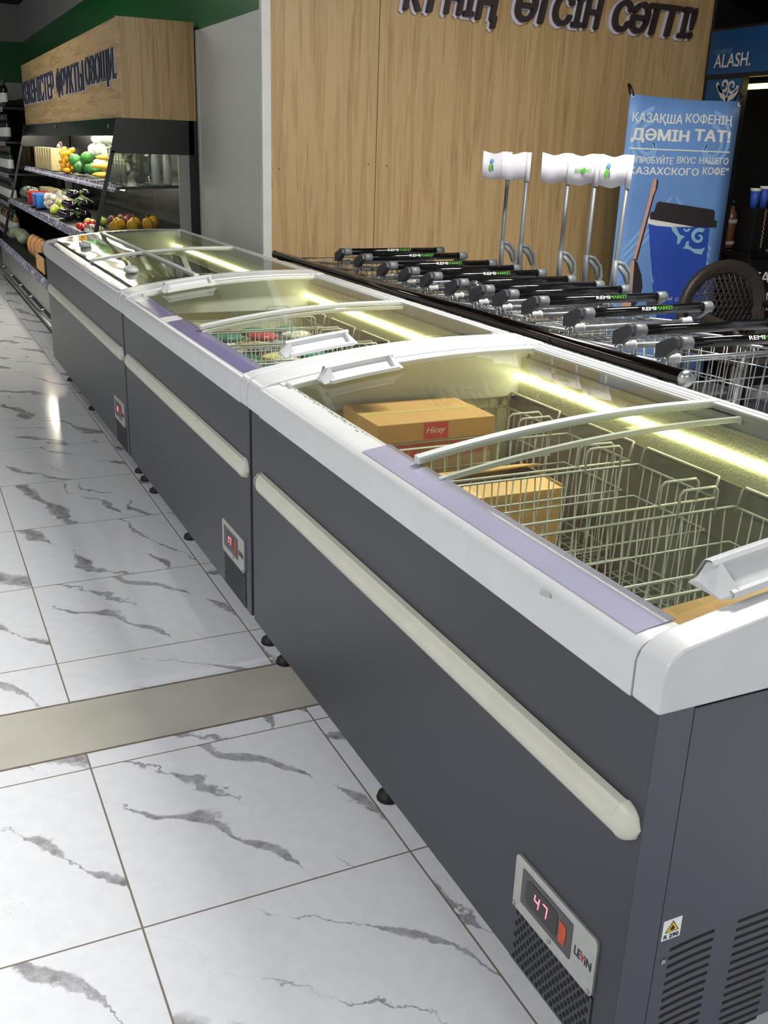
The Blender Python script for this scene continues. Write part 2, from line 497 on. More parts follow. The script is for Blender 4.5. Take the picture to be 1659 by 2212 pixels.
def tag(o, label, cat, group=None, kind=None):
    o['label'] = label; o['category'] = cat
    if group: o['group'] = group
    if kind: o['kind'] = kind
    return o

def thing(name, label, cat, loc=(0, 0, 0), rz=0, group=None):
    o = bpy.data.objects.new(name, None); COL.objects.link(o)
    o.empty_display_size = 0.05
    o.location = loc; o.rotation_euler = (0, 0, rz)
    return tag(o, label, cat, group)

def struct(o):
    o['kind'] = 'structure'
    return o

def dup(root, loc, rz=0, label=None):
    r = root.copy(); COL.objects.link(r)
    r.location = loc; r.rotation_euler = (0, 0, rz)
    if label: r['label'] = label
    for ch in list(root.children):
        c = ch.copy(); COL.objects.link(c); c.parent = r
        for g in list(ch.children):
            d = g.copy(); COL.objects.link(d); d.parent = c
    return r

def text_mesh(body, w, h, shear=0.0, bold=0.0, extrude=0.0):
    """letters filled by winding number, so that glyphs drawn from overlapping strokes come out right"""
    cu = bpy.data.curves.new('t', 'FONT'); cu.body = body; cu.shear = shear
    o = bpy.data.objects.new('t', cu); COL.objects.link(o)
    bpy.context.view_layer.update()
    cv = o.to_curve(bpy.context.evaluated_depsgraph_get())
    loops = []
    for spn in cv.splines:
        bp_ = list(spn.bezier_points); pts = []
        for i in range(len(bp_)):
            p, q = bp_[i], bp_[(i + 1) % len(bp_)]
            straight = (p.handle_right - p.co).length < 1e-5 and (q.handle_left - q.co).length < 1e-5
            pts += [p.co.copy()] if straight else interpolate_bezier(p.co, p.handle_right, q.handle_left, q.co, 5)[:-1]
        clean = [q for i, q in enumerate(pts) if (q - pts[i - 1]).length > 1e-5]
        if len(clean) > 2: loops.append([Vector((q.x, q.y, 0)) for q in clean])
    o.to_curve_clear(); bpy.data.objects.remove(o); bpy.data.curves.remove(cu)
    pts = [(p.x, p.y) for l in loops for p in l]; edges = []; q = 0
    for l in loops:
        edges += [(q + i, q + (i + 1) % len(l)) for i in range(len(l))]; q += len(l)
    vo, eo, fo = delaunay_2d_cdt([Vector(p) for p in pts], edges, [], 0, 1e-5)[:3]
    P2 = np.array([(p.x, p.y) for p in vo]); T = np.array([f for f in fo if len(f) == 3])
    c = P2[T].mean(axis=1)
    A = np.array([pts[i] for i, j in edges]); B = np.array([pts[j] for i, j in edges])
    cy = c[:, 1:2]; left = (B[:, 0] - A[:, 0]) * (cy - A[:, 1]) - (c[:, 0:1] - A[:, 0]) * (B[:, 1] - A[:, 1])
    wind = ((A[:, 1] <= cy) & (B[:, 1] > cy) & (left > 0)).sum(1) - ((A[:, 1] > cy) & (B[:, 1] <= cy) & (left < 0)).sum(1)
    T = T[wind != 0]
    V, Fc, nv = [], [], len(P2)
    for z in ((.05, -.05) if extrude else (0.0,)): V += [(x, y, z) for x, y in P2]
    seen = {}
    for t in T.tolist():
        Fc.append(t)
        if extrude: Fc.append([nv + i for i in reversed(t)])
        for i in range(3):
            k = (t[i], t[(i + 1) % 3]); r_ = (k[1], k[0])
            if r_ in seen: del seen[r_]
            else: seen[k] = 1
    if extrude:
        for i, j in seen: Fc.append([j, i, nv + i, nv + j])
    me = bpy.data.meshes.new('t'); me.from_pydata(V, [], Fc)
    bm = bmesh.new(); bm.from_mesh(me)
    bmesh.ops.delete(bm, geom=[v for v in bm.verts if not v.link_faces], context='VERTS')
    bmesh.ops.recalc_face_normals(bm, faces=bm.faces); bm.to_mesh(me); bm.free()
    if bold:            # heavier strokes: overlapping copies a hair apart
        bm = bmesh.new()
        for kk, (dx, dy) in enumerate(((-bold, 0), (bold, 0), (0, -bold * .7), (0, bold * .7), (-bold * .5, 0), (bold * .5, 0))):
            n0 = len(bm.verts); bm.from_mesh(me); bm.verts.ensure_lookup_table()
            for v in bm.verts[n0:]: v.co.x += dx; v.co.y += dy; v.co.z += kk * .003
        bm.to_mesh(me); bm.free()
    xs = [v.co.x for v in me.vertices]; ys = [v.co.y for v in me.vertices]
    me.update()
    x0, x1, y0, y1 = min(xs), max(xs), min(ys), max(ys)
    for v in me.vertices:
        v.co.x = (v.co.x - x0) / (x1 - x0) * w if w else (v.co.x - x0) / (y1 - y0) * h
        v.co.y = (v.co.y - y0) / (y1 - y0) * h
        v.co.z = (v.co.z + 0.05) / 0.1 * extrude if extrude else v.co.z * 0.03
    return me

def frame(o, org, xd, yd):
    xd, yd = Vector(xd).normalized(), Vector(yd).normalized(); zd = xd.cross(yd).normalized()
    mm = Matrix.Identity(4)
    for i in range(3):
        mm[i][0] = xd[i]; mm[i][1] = yd[i]; mm[i][2] = zd[i]; mm[i][3] = org[i]
    o.matrix_local = mm
    return o

def lettering(name, body, org, xd, yd, w, h, mt, parent=None, **k):
    me = text_mesh(body, w, h, **k)
    me.materials.clear(); me.materials.append(mt)
    o = link(name, me, parent)
    return frame(o, org, xd, yd)

def swirl(c, r, turns, w0, w1, start=0, cw=1, n=26, ysc=1.0):
    """outline of a spiral ribbon in 2-D"""
    A, B = [], []
    for i in range(n + 1):
        t = i / n; a = start + cw * turns * 2 * PI * t
        rr = r * (1 - 0.86 * t); w = w0 + (w1 - w0) * t
        d = (math.cos(a), math.sin(a))
        A.append((c[0] + d[0] * (rr + w), c[1] + d[1] * (rr + w) * ysc)); B.append((c[0] + d[0] * (rr - w), c[1] + d[1] * (rr - w) * ysc))
    return A, B

def ribbon(mb, A, B, put):
    mb.sheet([[put(p) for p in A], [put(p) for p in B]], smooth=False)

# ------------------------------------------------------------------ setting
fl = MB()
fl.cur = 0; fl.poly([(-8, -5, 0), (7, -5, 0), (7, 1.447, 0), (-8, 1.447, 0)])
fl.cur = 2; fl.poly([(-8, 1.447, 0), (7, 1.447, 0), (7, 1.456, 0), (-8, 1.456, 0)])
fl.cur = 1; fl.poly([(-8, 1.456, 0), (7, 1.456, 0), (7, 1.718, 0), (-8, 1.718, 0)])
fl.cur = 2; fl.poly([(-8, 1.718, 0), (7, 1.718, 0), (7, 1.727, 0), (-8, 1.727, 0)])
fl.cur = 3; fl.poly([(-8, 1.727, 0), (7, 1.727, 0), (7, 16.3, 0), (-8, 16.3, 0)])
struct(part('floor', fl, [M['tile_near'], M['band'], M['grout'], M['tile_far']]))
WX, WY = 1.15, 5.0          # side wall behind the produce case, oak wall facing the lobby
CZ = 3.36
struct(part('ceiling', MB().box(-6, -4, CZ, 7, 16.4, CZ + 0.1), M['ceiling']))
struct(part('wall_front', MB().box(1.19, WY, 0, 6.6, WY + 0.12, CZ), M['wood_wall']))
struct(part('wall_side', MB().box(WX, 5.03, 0, WX + 0.03, 16.1, 2.231), M['white_wall']))
struct(part('wall_side_green', MB().box(WX + 0.001, 5.03, 2.231, WX + 0.03, 16.1, 2.858), M['green_wall']))
struct(part('wall_side_upper', MB().box(WX + 0.002, 5.03, 2.858, WX + 0.03, 16.1, CZ), M['grey_wall']))
struct(part('wall_far', MB().box(-6, 16.1, 0, WX + 0.03, 16.2, 2.3), M['white_wall']))
struct(part('wall_far_green', MB().box(-6, 16.099, 2.3, WX + 0.03, 16.2, 2.858), M['green_wall']))
struct(part('wall_far_upper', MB().box(-6, 16.098, 2.858, WX + 0.03, 16.2, CZ), M['grey_wall']))
struct(part('trim_1', MB().box(WX - 0.012, WY - 0.012, 0, 1.192, WY + 0.03, CZ), M['trim_white'], bevel=0.002))
struct(part('trim_2', MB().box(1.866, WY - 0.0008, 0, 1.8695, WY, CZ), M['dark_void']))
struct(part('trim_3', MB().box(WX - 0.008, 6.36, 0, WX, 6.44, 2.231), M['white_wall']))
sp = MB()
for (u, v, r) in ((583, 149, .006), (588, 363, .004), (603, 365, .006), (587, 397, .006), (796, 355, .006), (835, 358, .006), (590, 440, .003), (572, 132, .004)):
    p = at(u, v, y=WY - 0.0006)
    sp.poly([(p.x + r * math.cos(a * PI / 4), WY - 0.0006, p.z + r * math.sin(a * PI / 4)) for a in range(8)])
struct(part('trim_4', sp, M['brown_stain']))

# ------------------------------------------------------------------ chest freezers
W = 0.925
def arc(x):
    t = min(max(x / 0.74, 0), 1)
    return 0.893 + 0.076 * (1 - (1 - t) ** 2)

def arc_bar(mb, xa, xb, y0, y1, top, bot, n=18):
    pr = [(xa + (xb - xa) * i / n, arc(xa + (xb - xa) * i / n) + top) for i in range(n + 1)]
    pr += [(x, z - top + bot) for x, z in reversed(pr)]
    mb.prism(pr, 'y', y0, y1)
    return mb

def build_freezer(y0, L, label, variant=0):
    R = thing('chest_freezer', label, 'freezer', (0, y0, 0), 0, 'chest freezers standing end to end')
    c = MB()
    c.box(.01, .0088, .151, .05, L - .0088, .84); c.box(.87, .012, .151, .91, L - .012, .84)
    c.box(.05, L - .05, .151, .87, L - .012, .84); c.box(.05, .012, .151, .87, .05, .84)
    c.box(.05, .05, .151, .87, L - .05, .19)
    part('cabinet', c, M['anthracite'], R, bevel=0.003)
    part('corner_post', MB().box(.0108, .0080, .152, .0705, .049, .81), M['anthracite_lit'], R, bevel=0.001)
    # end panel
    e = MB().box(.072, .0085, .152, .85, .012, .80)
    ep = part('end_panel', e, M['anthracite_lit'], R, bevel=0.001)
    part('seam', MB().box(.0705, .0095, .152, .0725, .0119, .81), M['dark_void'], ep)
    for x0, x1 in ((.098, .185), (.232, .32), (.367, .455)):
        ve = MB()
        for k in range(15):
            z = .385 - k * .0165
            n = 6
            rows = [[], []]
            for i in range(n + 1):
                x = x0 + (x1 - x0) * i / n; dz = -0.006 * (1 - i / n) ** 2 if x0 < .2 else 0
                rows[0].append((x, .0082, z + dz)); rows[1].append((x, .0082, z + dz - .0062))
            ve.sheet(rows, False)
        part('vent_slots', ve, M['dark_void'], ep)
    ln = MB()
    CN, CF = .058, .107
    ln.box(.05, .05, .19, .08, L - .05, .85); ln.box(.83, .05, .19, .87, L - .05, .93)
    for a, b in ((.05, .075), (L - .075, L - .05)):
        n = 14; pr = [(.08, .22), (.83, .22)] + [(.83 - .75 * i / n, arc(.83 - .75 * i / n) - .045) for i in range(n + 1)]
        ln.prism(pr, 'y', a, b)
    part('liner', ln, M['liner'], R)
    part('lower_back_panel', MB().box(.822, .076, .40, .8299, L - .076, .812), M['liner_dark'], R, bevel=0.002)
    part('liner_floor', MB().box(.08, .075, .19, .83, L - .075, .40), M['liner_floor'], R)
    # rims
    pf = [(0, .807), (0, .862), (.003, .874), (.010, .883), (.020, .888), (.035, .891), (.082, .896), (.082, .862), (.05, .862), (.05, .84), (.012, .84), (.012, .807)]
    part('front_rim', MB().prism(pf, 'y', CN + .001, L - CF - .001), M['white_plastic'], R, bevel=0.0015)
    pb = [(W, .807), (W, .952), (.918, .962), (.905, .966), (.886, .967), (.886, .961), (.872, .961), (.872, .967), (.856, .968), (.856, .962), (.846, .962), (.846, .968), (.838, .968), (.838, .925), (.87, .915), (.87, .84), (.912, .84), (.912, .807)]
    part('back_rim', MB().prism(pb, 'y', CN + .001, L - CF - .001), M['white_plastic'], R, bevel=0.001)
    for a, b in ((0, CN), (L - CF, L)):
        n = 22
        top = [(.0, .866), (.006, .881), (.018, .891)] + [(.03 + .875 * i / n, arc(.03 + .875 * i / n)) for i in range(n + 1)] + [(W - .006, .960), (W, .950)]
        pr = [(W, .807), (0, .807)] + top
        o = part('end_cap', MB().prism(pr, 'y', a, b), M['white_plastic'], R, bevel=0.006, seg=3)
    # glass end frames the lids slide over
    for a, b in ((CN - .006, CN + .001), (L - CF - .03, L - CF + .004)):
        part('lid_track', arc_bar(MB(), .06, .85, a, b, -.008, -.036), M['lid_plastic'], R)
    # bumper along the front
    bp = [(.010, .586), (-.004, .590), (-.011, .600), (-.014, .616), (-.011, .632), (-.006, .637), (-.004, .643), (.010, .646)]
    y1 = L - .075 if variant < 2 else L - .14
    bo = part('bumper_rail', MB().prism(bp, 'y', .045, y1 - .03, smooth=False), M['bumper'], R, bevel=0.002)
    for ya, yb in ((.045, .012), (y1 - .03, y1)):
        n = 5; rows = []
        for i in range(n + 1):
            t = i / n; k = math.sqrt(max(0, 1 - (t * .9999) ** 2)); rows.append([(.010 + (x - .010) * k * 1.06, ya + (yb - ya) * t, .616 + (z - .616) * k * 1.02) for x, z in bp])
        part('bumper_end', MB().sheet(rows), M['bumper'], R)
    # feet
    for yy in {0: (.16, .976, 1.72), 1: (.1, 1.08, 1.70), 2: (.10, .23, 1.53, 2.36)}[variant]:
        for xx in (.10, .82):
            f = MB().lathe([(.028, 0), (.030, .004), (.026, .016), (.012, .022), (.012, .07), (.036, .075), (.036, .151)], 14, (xx, yy, 0))
            part('foot', f, M['black_rubber'], R)
    # control panel + grille
    def rrect(y0_, y1_, z0, z1, r, n=5):
        pts = []
        for cy, cz, a0 in ((y1_ - r, z1 - r, 0), (y0_ + r, z1 - r, 1), (y0_ + r, z0 + r, 2), (y1_ - r, z0 + r, 3)):
            for i in range(n + 1):
                a = (a0 + i / n) * PI / 2; pts.append((cy + r * math.cos(a), cz + r * math.sin(a)))
        return pts
    cp = part('control_panel', MB().prism(rrect(.062, .290, .268, .377, .010), 'x', .0045, .0105), M['panel_plate'], R, bevel=0.001)
    part('display_window', MB().prism(rrect(.122, .266, .292, .362, .003), 'x', .0035, .005), M['display'], cp)
    part('display_unit', MB().prism(rrect(.160, .252, .303, .352, .010), 'x', .0028, .0036), M['display_dark'], cp)
    sb = MB().prism(rrect(.137, .154, .306, .344, .002), 'x', .0022, .0036)
    part('switch', sb, M['carton_red'], cp)
    segs = {'4': 'fgbc', '7': 'abc', '1': 'bc', '2': 'abged', '0': 'abcdef'}
    dg = MB()
    for ch, yy in zip({0: '47', 1: '17', 2: '12'}[variant], (.226, .203)):
        w, h, z0 = .012, .022, .317
        seg = {'a': ((0, h), (w, h)), 'b': ((w, h), (w, h / 2)), 'c': ((w, h / 2), (w, 0)), 'd': ((0, 0), (w, 0)), 'e': ((0, 0), (0, h / 2)), 'f': ((0, h / 2), (0, h)), 'g': ((0, h / 2), (w, h / 2))}
        for k in segs[ch]:
            (a1, b1), (a2, b2) = seg[k]
            dg.tube([(.0026, yy - a1 - b1 * .1, z0 + b1), (.0026, yy - a2 - b2 * .1, z0 + b2)], .0011, 4)
    part('digits', dg, M['digit'], cp)
    for txt, yy, w, mt in (('LE', .1135, .0165, M['navy']), ('V', .097, .010, M['red']), ('iN', .087, .0175, M['navy'])):
        lettering('logo', txt, (.0042, yy, .314), (0, -1, 0), (0, 0, 1), w, .017, mt, cp, bold=.03)
    for yy, zz in ((.284, .274), (.070, .276), (.178, .281)):
        sc = MB().lathe([(.0042, 0), (.0036, .002), (.0005, .0026)], 10)
        sc.v = [(.0045 - z, yy + x, zz + y) for x, y, z in sc.v]
        part('screw', sc, M['chrome'], cp)
    g = part('vent_grille', MB().box(.0075, .062, .155, .0105, .288, .266), M['anthracite'], R)
    ho = MB()
    for r in range(9):
        for q in range(15):
            yy = .072 + q * .0145 + (.00725 if r % 2 else 0); zz = .165 + r * .0118
            if yy > .281: continue
            ho.poly([(.0072, yy + .0048 * math.cos(a * PI / 4), zz + (.0025 if math.sin(a * PI / 4) > 0 else -.0025) + .0026 * math.sin(a * PI / 4)) for a in range(8)])
    part('vent_holes', ho, M['dark_void'], g)
    # light strip
    part('light_strip', MB().box(.8245, .085, .861, .8298, L - .085, .877), M['led'], R)
    return R

def lid_sheet(xa, xb, y0, y1, dz, t=.004, n=16):
    pr = [(xa + (xb - xa) * i / n, arc(xa + (xb - xa) * i / n) + dz) for i in range(n + 1)]
    return MB().sheet([[(x, y0, z) for x, z in pr], [(x, y1, z) for x, z in pr]])

def lid_handle(x0, x1, yc, dz):
    """raised grip following the arc: a hollow bed on the near side under a raised back bar, closed at both ends"""
    mb = MB(); n = 8; w = .042
    sec = [(-w, 0), (-w * .97, .009), (-w * .80, .011), (-w * .68, .003), (w * .14, .020), (w * .06, .033), (w * .25, .038), (w * .60, .034), (w, 0)]
    full = [(-w, 0), (-w * .97, .009), (-w * .80, .013), (w * .05, .035), (w * .25, .039), (w * .60, .034), (w, 0)]
    rows = []
    for i in range(n + 1):
        x = x0 + (x1 - x0) * i / n
        rows.append([(x, yc + a, arc(x) + dz + b) for a, b in sec])
    mb.sheet(rows, False)
    for xa, xb, la, lb in ((x0 - .016, x0 + .012, .25, 1), (x1 - .012, x1 + .016, 1, .25)):
        a0 = [(xa, yc + a * (.8 if la < 1 else 1), arc(xa) + dz + b * la) for a, b in full]
        a1 = [(xb, yc + a * (.8 if lb < 1 else 1), arc(xb) + dz + b * lb) for a, b in full]
        k = len(mb.v); q = len(full); mb.v += a0 + a1
        for i in range(q):
            j = (i + 1) % q; mb.quadface([k + i, k + j, k + q + j, k + q + i])
        mb.quadface([k + i for i in reversed(range(q))]); mb.quadface([k + q + i for i in range(q)])
    return mb

def build_lid(R, y0, y1, dz, handle_end, name='lid'):
    """sliding curved lid: glass in a white frame with a grip at its outer end"""
    g = part(name, lid_sheet(.075, .848, y0, y1, dz), M['glass'], R)
    f = MB()
    if handle_end != 'near': arc_bar(f, .07, .850, y0, y0 + .011, dz + .003, dz - .009)
    arc_bar(f, .07, .850, y1 - (.022 if handle_end == 'near' else .045), y1, dz + .006, dz - .010)
    f.box(.832, y0, .952 + dz, .848, y1, .972 + dz)
    part('lid_frame', f, M['lid_plastic'], g, bevel=0.0015)
    yc = y0 + .020 if handle_end == 'near' else y1 - .085
    part('handle', lid_handle(.152, .350, yc, dz + .006), M['white_plastic'], g, bevel=0.003)
    return g

Y1, L1, Y2, L2, Y3, L3 = 0.0, 1.757, 1.764, 1.782, 3.552, 2.457
f1 = build_freezer(Y1, L1, 'chest freezer nearest the camera, with scuffed white rim and a long lavender price strip', 0)
build_lid(f1, .070, .862, .004, 'near'); build_lid(f1, .745, L1 - .125, -.008, 'far')
f2 = build_freezer(Y2, L2, 'middle chest freezer of the row, holding baskets of frozen packs, two dark lavender price strips', 1)
build_lid(f2, .070, .745, .004, 'near'); build_lid(f2, .70, L2 - .125, -.008, 'far')
f3 = build_freezer(Y3, L3, 'farthest chest freezer beside the produce case, with filmed glass and a cross frame on top', 2)
gl = MB(); mid, mx3 = 1.12, .36
for (xa, xb, ya, yb, mt, nm) in ((.075, mx3, .062, mid, 'glass_wavy', 'front_pane'), (.075, mx3, mid, L3 - .062, 'glass_wavy', 'front_pane'), (mx3, .848, .062, mid, 'glass', 'back_pane'), (mx3, .848, mid, L3 - .062, 'glass', 'back_pane')):
    part(nm, lid_sheet(xa, xb, ya, yb, 0), M[mt], f3)
fr = MB(); arc_bar(fr, .07, .85, mid - .014, mid + .014, .008, -.012)
z0 = arc(mx3)
fr.box(mx3 - .012, .06, z0 - .012, mx3 + .012, L3 - .06, z0 + .007)
part('cross_frame', fr, M['lid_plastic'], f3, bevel=0.002)
for yy in (.46, 1.75):
    h = MB().blob((.15, yy, arc(.15) + .012), (.035, .06, .022), n=14, k=8)
    part('handle', h, M['white_plastic'], f3)
# price strips on the front rims
def price_strip(ya, yb, y0, par, mt, nm='price_strip'):
    rows = []
    for y in (ya, yb):
        rows.append([(.018, y, .8885), (.030, y, .8915), (.060, y, .8955), (.084, y, .8992), (.086, y, .896)])
    return part(nm, MB().sheet(rows), M[mt], par)
M['lavender_f2'] = mat('dim_lavender_strip', (112, 106, 146), 0.2, var=0.08)
price_strip(.082, 1.005, 0, f1, 'lavender')
price_strip(.078, .99, 0, f2, 'lavender_f2'); price_strip(1.10, 1.52, 0, f2, 'lavender_f2')
price_strip(.09, 2.38, 0, f3, 'lavender_f2')
# scuff on the near freezer's rim, warning sticker, screw
st = MB()
random.seed(3)
for i in range(46):
    y = 1.575 - i * .0108; x = .079 - abs(random.gauss(0, .004)) - (.004 if i > 30 else 0)
    s = random.uniform(.002, .0065); zz = .8919 + (x - .035) * .1064 + .0004
    st.poly([(x, y, zz), (x - s * .5, y + s * .7, zz - s * .05), (x - s * .7, y + s * 1.6, zz - s * .07), (x - s * .1, y + s * 1.5, zz)])
rs_ = [(1.62, .905, .918), (1.50, .898, .914), (1.40, .893, .916), (1.30, .888, .909), (1.20, .886, .911), (1.10, .880, .907), (1.03, .876, .905)]
part('label_residue', MB().sheet([[(.8293, y, a) for y, a, b in rs_], [(.8293, y, b) for y, a, b in rs_]], False), M['residue'], f1, label='pale torn label strip inside the back wall')
part('scuff', st, M['brown_stain'], f1)
stk = part('warning_sticker', MB().box(.077, .0078, .400, .112, .0086, .437), M['white_print'], f1)
part('triangle', MB().poly([(.0815, .0076, .4135), (.1085, .0076, .4135), (.095, .0076, .4345)]), M['black'], stk)
part('triangle_fill', MB().poly([(.084, .0074, .4150), (.106, .0074, .4150), (.095, .0074, .4318)]), M['yellow_print'], stk)
part('flame', MB().poly([(.0915, .0072, .4165), (.0985, .0072, .4165), (.1000, .0072, .4205), (.0965, .0072, .4240), (.0955, .0072, .4280), (.0925, .0072, .4230), (.0905, .0072, .4200)]), M['black'], stk)
lettering('sticker_text', 'R 290', (.0805, .0074, .4025), (1, 0, 0), (0, 0, 1), .028, .008, M['black'], stk, bold=.02)
sw = MB().lathe([(.0052, 0), (.0046, .002), (.001, .003)], 12)
sw.v = [(.088 + x, .0085 - z, .358 + y) for x, y, z in sw.v]
part('screw', sw, M['chrome'], f1)
# chip in the rim paint
part('scratch', MB().poly([(-.0005, .285, .872), (-.0005, .262, .874), (-.0005, .258, .868), (-.0005, .270, .866), (-.0005, .288, .862)]), M['panel_plate'], f1)

# ------------------------------------------------------------------ wire baskets in the freezers
def basket_mesh(w):
    """local: x 0..0.70 across the freezer, y 0..w along it, z 0 (bottom) .. 0.275"""
    b = MB(); D, H = .70, .275
    def rect(z, ins, r):
        b.tube([(ins, ins, z), (D - ins, ins, z), (D - ins * .6, w / 2, z), (D - ins, w - ins, z), (ins, w - ins, z)], r, 6, closed=True)
    rect(H, 0.004, .0034); rect(H - .08, .012, .0026); rect(.03, .02, .0026)
    n = 17
    for i in range(n):
        x = .03 + (D - .06) * i / (n - 1)
        b.tube([(x, .004, H), (x, .022, .012), (x, .03, 0), (x, w - .03, 0), (x, w - .022, .012), (x, w - .004, H)], .0017, 4)
    for k in range(8):
        y = .03 + (w - .06) * k / 7
        b.tube([(.004, y, H), (.02, y, 0), (D - .02, y, 0), (D - .004, y, H)], .0017, 4)
    return b
def basket_loops(w):
    D, H = .70, .275; out = []
    for side in (0.004, w - .004):
        out.append(MB().tube([(.535, side, H - .01), (.535, side, H + .045), (.545, side, H + .054), (.63, side, H + .054), (.64, side, H + .045), (.64, side, H - .01)], .0032, 6))
    out.append(MB().tube([(D - .004, .012, H - .01), (D + .006, .012, H + .040), (D + .012, .016, H + .045), (D + .012, w - .016, H + .045), (D + .006, w - .012, H + .040), (D - .004, w - .012, H - .01)], .0036, 6))
    out.append(MB().tube([(.006, .10, H - .01), (.0, .10, H + .085), (.0, .11, H + .092), (.0, w - .11, H + .092), (.0, w - .10, H + .085), (.006, w - .10, H - .01)], .0034, 6))
    return out
bw = .283
def make_basket(loc, label):
    r = thing('wire_basket', label, 'basket', loc, 0, 'wire baskets hanging in the freezers')
    part('wire_frame', basket_mesh(bw), M['grey_wire'], r)
    for lp in basket_loops(bw): part('hanger', lp, M['grey_wire'], r)
    return r
BZ = .502
slots = [(.075, 'empty wire basket at the near end of the nearest freezer, behind the tan board'),
         (.406, 'empty wire basket second from the near end of the nearest freezer'),
         (.742, 'empty wire basket just on the camera side of the open carton in the nearest freezer'),
         (1.048, 'wire basket in the nearest freezer holding the open brown carton'),
         (1.375, 'wire basket under the carton with a red label, nearest freezer')]
b0 = None
for y, lb in slots:
    if b0 is None: b0 = make_basket((.092, y, BZ), lb)
    else: dup(b0, (.092, y, BZ), 0, lb)
s2 = [(.10, 'empty wire basket at the near end of the middle freezer'), (.42, 'empty wire basket second from the near end of the middle freezer'),
      (.74, 'empty wire basket in the middle of the middle freezer'), (1.06, 'wire basket of frozen packs second from the far end of the middle freezer'), (1.38, 'wire basket of frozen packs at the far end of the middle freezer')]
for y, lb in s2: dup(b0, (.092, Y2 + y, BZ), 0, lb)
s3 = [(.10, 'wire basket at the near end of the farthest freezer'), (.46, 'wire basket holding brown packs in the farthest freezer'), (.82, 'wire basket under the cross frame of the farthest freezer')]
for y, lb in s3: dup(b0, (.092, Y3 + y, BZ), 0, lb)

# cartons
def carton(x0, y0, z0, x1, y1, z1, name, label, mt='carton', tape=True, rz=0):
    cx, cy = (x0 + x1) / 2, (y0 + y1) / 2
    r = thing(name, label, 'carton', (cx, cy, z0), rz)
    a, b, h = (x1 - x0) / 2, (y1 - y0) / 2, z1 - z0
    part('box_body', MB().box(-a, -b, 0, a, b, h), M[mt], r, bevel=0.002)
    if tape:
        t = MB().box(-a - .0004, -.012, h, a + .0004, .012, h + .0006); t.box(-a - .0006, -.012, h - .03, -a, .012, h + .0006)
        part('tape', t, M['tape'], r)
    part('flap_gap', MB().box(-a, -.0012, h + .0001, a, .0012, h + .0004), M['brown_stain'], r) if not tape else None
    return r
c3 = carton(.23, 1.405, .506, .59, 1.625, .727, 'carton', 'plain brown carton at the bottom of the stack under the red-labelled carton', 'carton_pale')
c2 = carton(.235, 1.395, .728, .585, 1.60, .784, 'carton', 'orange-red printed carton under the top carton', 'carton_red', tape=False)
c1 = carton(.222, 1.362, .785, .572, 1.590, .837, 'carton', 'taped brown carton with a red label, lying on top of the stack', 'carton')
lab = part('red_label', MB().box(-.041, -.1149, .004, .031, -.1142, .048), M['red'], c1, label='red label with white script')
lettering('label_text', 'Hicey', (-.035, -.1153, .015), (1, 0, 0), (0, 0, 1), .058, .022, M['white_print'], lab, shear=.35, bold=.004)
r = thing('carton', 'open brown carton with lifted flaps standing in a basket of the nearest freezer', 'carton', (.40, 1.1895, .506))
wl = MB(); a, b, h = .215, .106, .205
for q in ((-a, -b, 0, a, -b + .005, h), (-a, b - .005, 0, a, b, h), (-a, -b, 0, -a + .005, b, h), (a - .005, -b, 0, a, b, h), (-a, -b, 0, a, b, .006)): wl.box(*q)
part('box_body', wl, M['carton_pale'], r)
part('flap', MB().hexa([(-a, -b, h), (a, -b, h), (a, -.01, h + .004), (-a, -.01, h + .004), (-a, -b, h + .004), (a, -b, h + .004), (a, -.01, h + .008), (-a, -.01, h + .008)]), M['carton_pale'], r)
part('flap', MB().hexa([(-a, b, h), (a, b, h), (a, .01, h + .03), (-a, .01, h + .02), (-a, b, h + .004), (a, b, h + .004), (a, .01, h + .034), (-a, .01, h + .024)]), M['carton_pale'], r)
part('flap', MB().hexa([(a, -b, h), (a, b, h), (a + .0, b, h + .0), (a + .0, -b, h)] + [(a - .003, -b + .01, h + .012), (a - .003, b - .01, h + .012), (a - .001, b - .01, h + .012), (a - .001, -b + .01, h + .012)]), M['carton_pale'], r)
board = part('carton_board', MB().sheet([[(.084, .066, .880), (.28, .066, .885), (.46, .066, .887), (.60, .066, .887)], [(.088, .145, .878), (.28, .160, .883), (.46, .165, .885), (.60, .17, .885)]]), M['carton_pale'])
tag(board, 'flat tan cardboard sheet under the near white grip of the nearest freezer', 'cardboard')
md = board.modifiers.new('solid', 'SOLIDIFY'); md.thickness = .003

# frozen packs in the middle freezer and the farthest one
pc = [(206, 206, 210), (226, 190, 150), (70, 130, 120), (190, 60, 70), (220, 214, 150), (90, 100, 150), (225, 225, 220), (120, 70, 60), (230, 150, 90), (60, 90, 80)]
PM = [mat('pack_print', c, 0.3, var=0.35, nscale=45) for c in pc]
pm = MB().blob((0, 0, 0), (.072, .050, .0205), n=16, k=8, f=lambda a, t: (1 + .08 * math.cos(4 * a)) * (1 + .10 * math.sin(9 * a + 14 * t)) * .93)
seal = MB().sheet([[(-.085, -.03, .002), (-.10, -.034, .004)], [(-.085, 0, 0), (-.102, 0, -.003)], [(-.085, .03, .002), (-.10, .034, .004)]])
random.seed(11)
packs = []
names = ['pale', 'peach', 'teal', 'red', 'yellow', 'blue', 'white', 'maroon', 'orange', 'dark green']
def pack(loc, rx, ry, rz, i, where, grp):
    o = part('frozen_pack', pm.mesh('frozen_pack', PM[i]))
    o.location = loc; o.rotation_euler = (rx, ry, rz)
    tag(o, '%s frozen pack in %s' % (names[i], where), 'frozen food', grp)
    return o
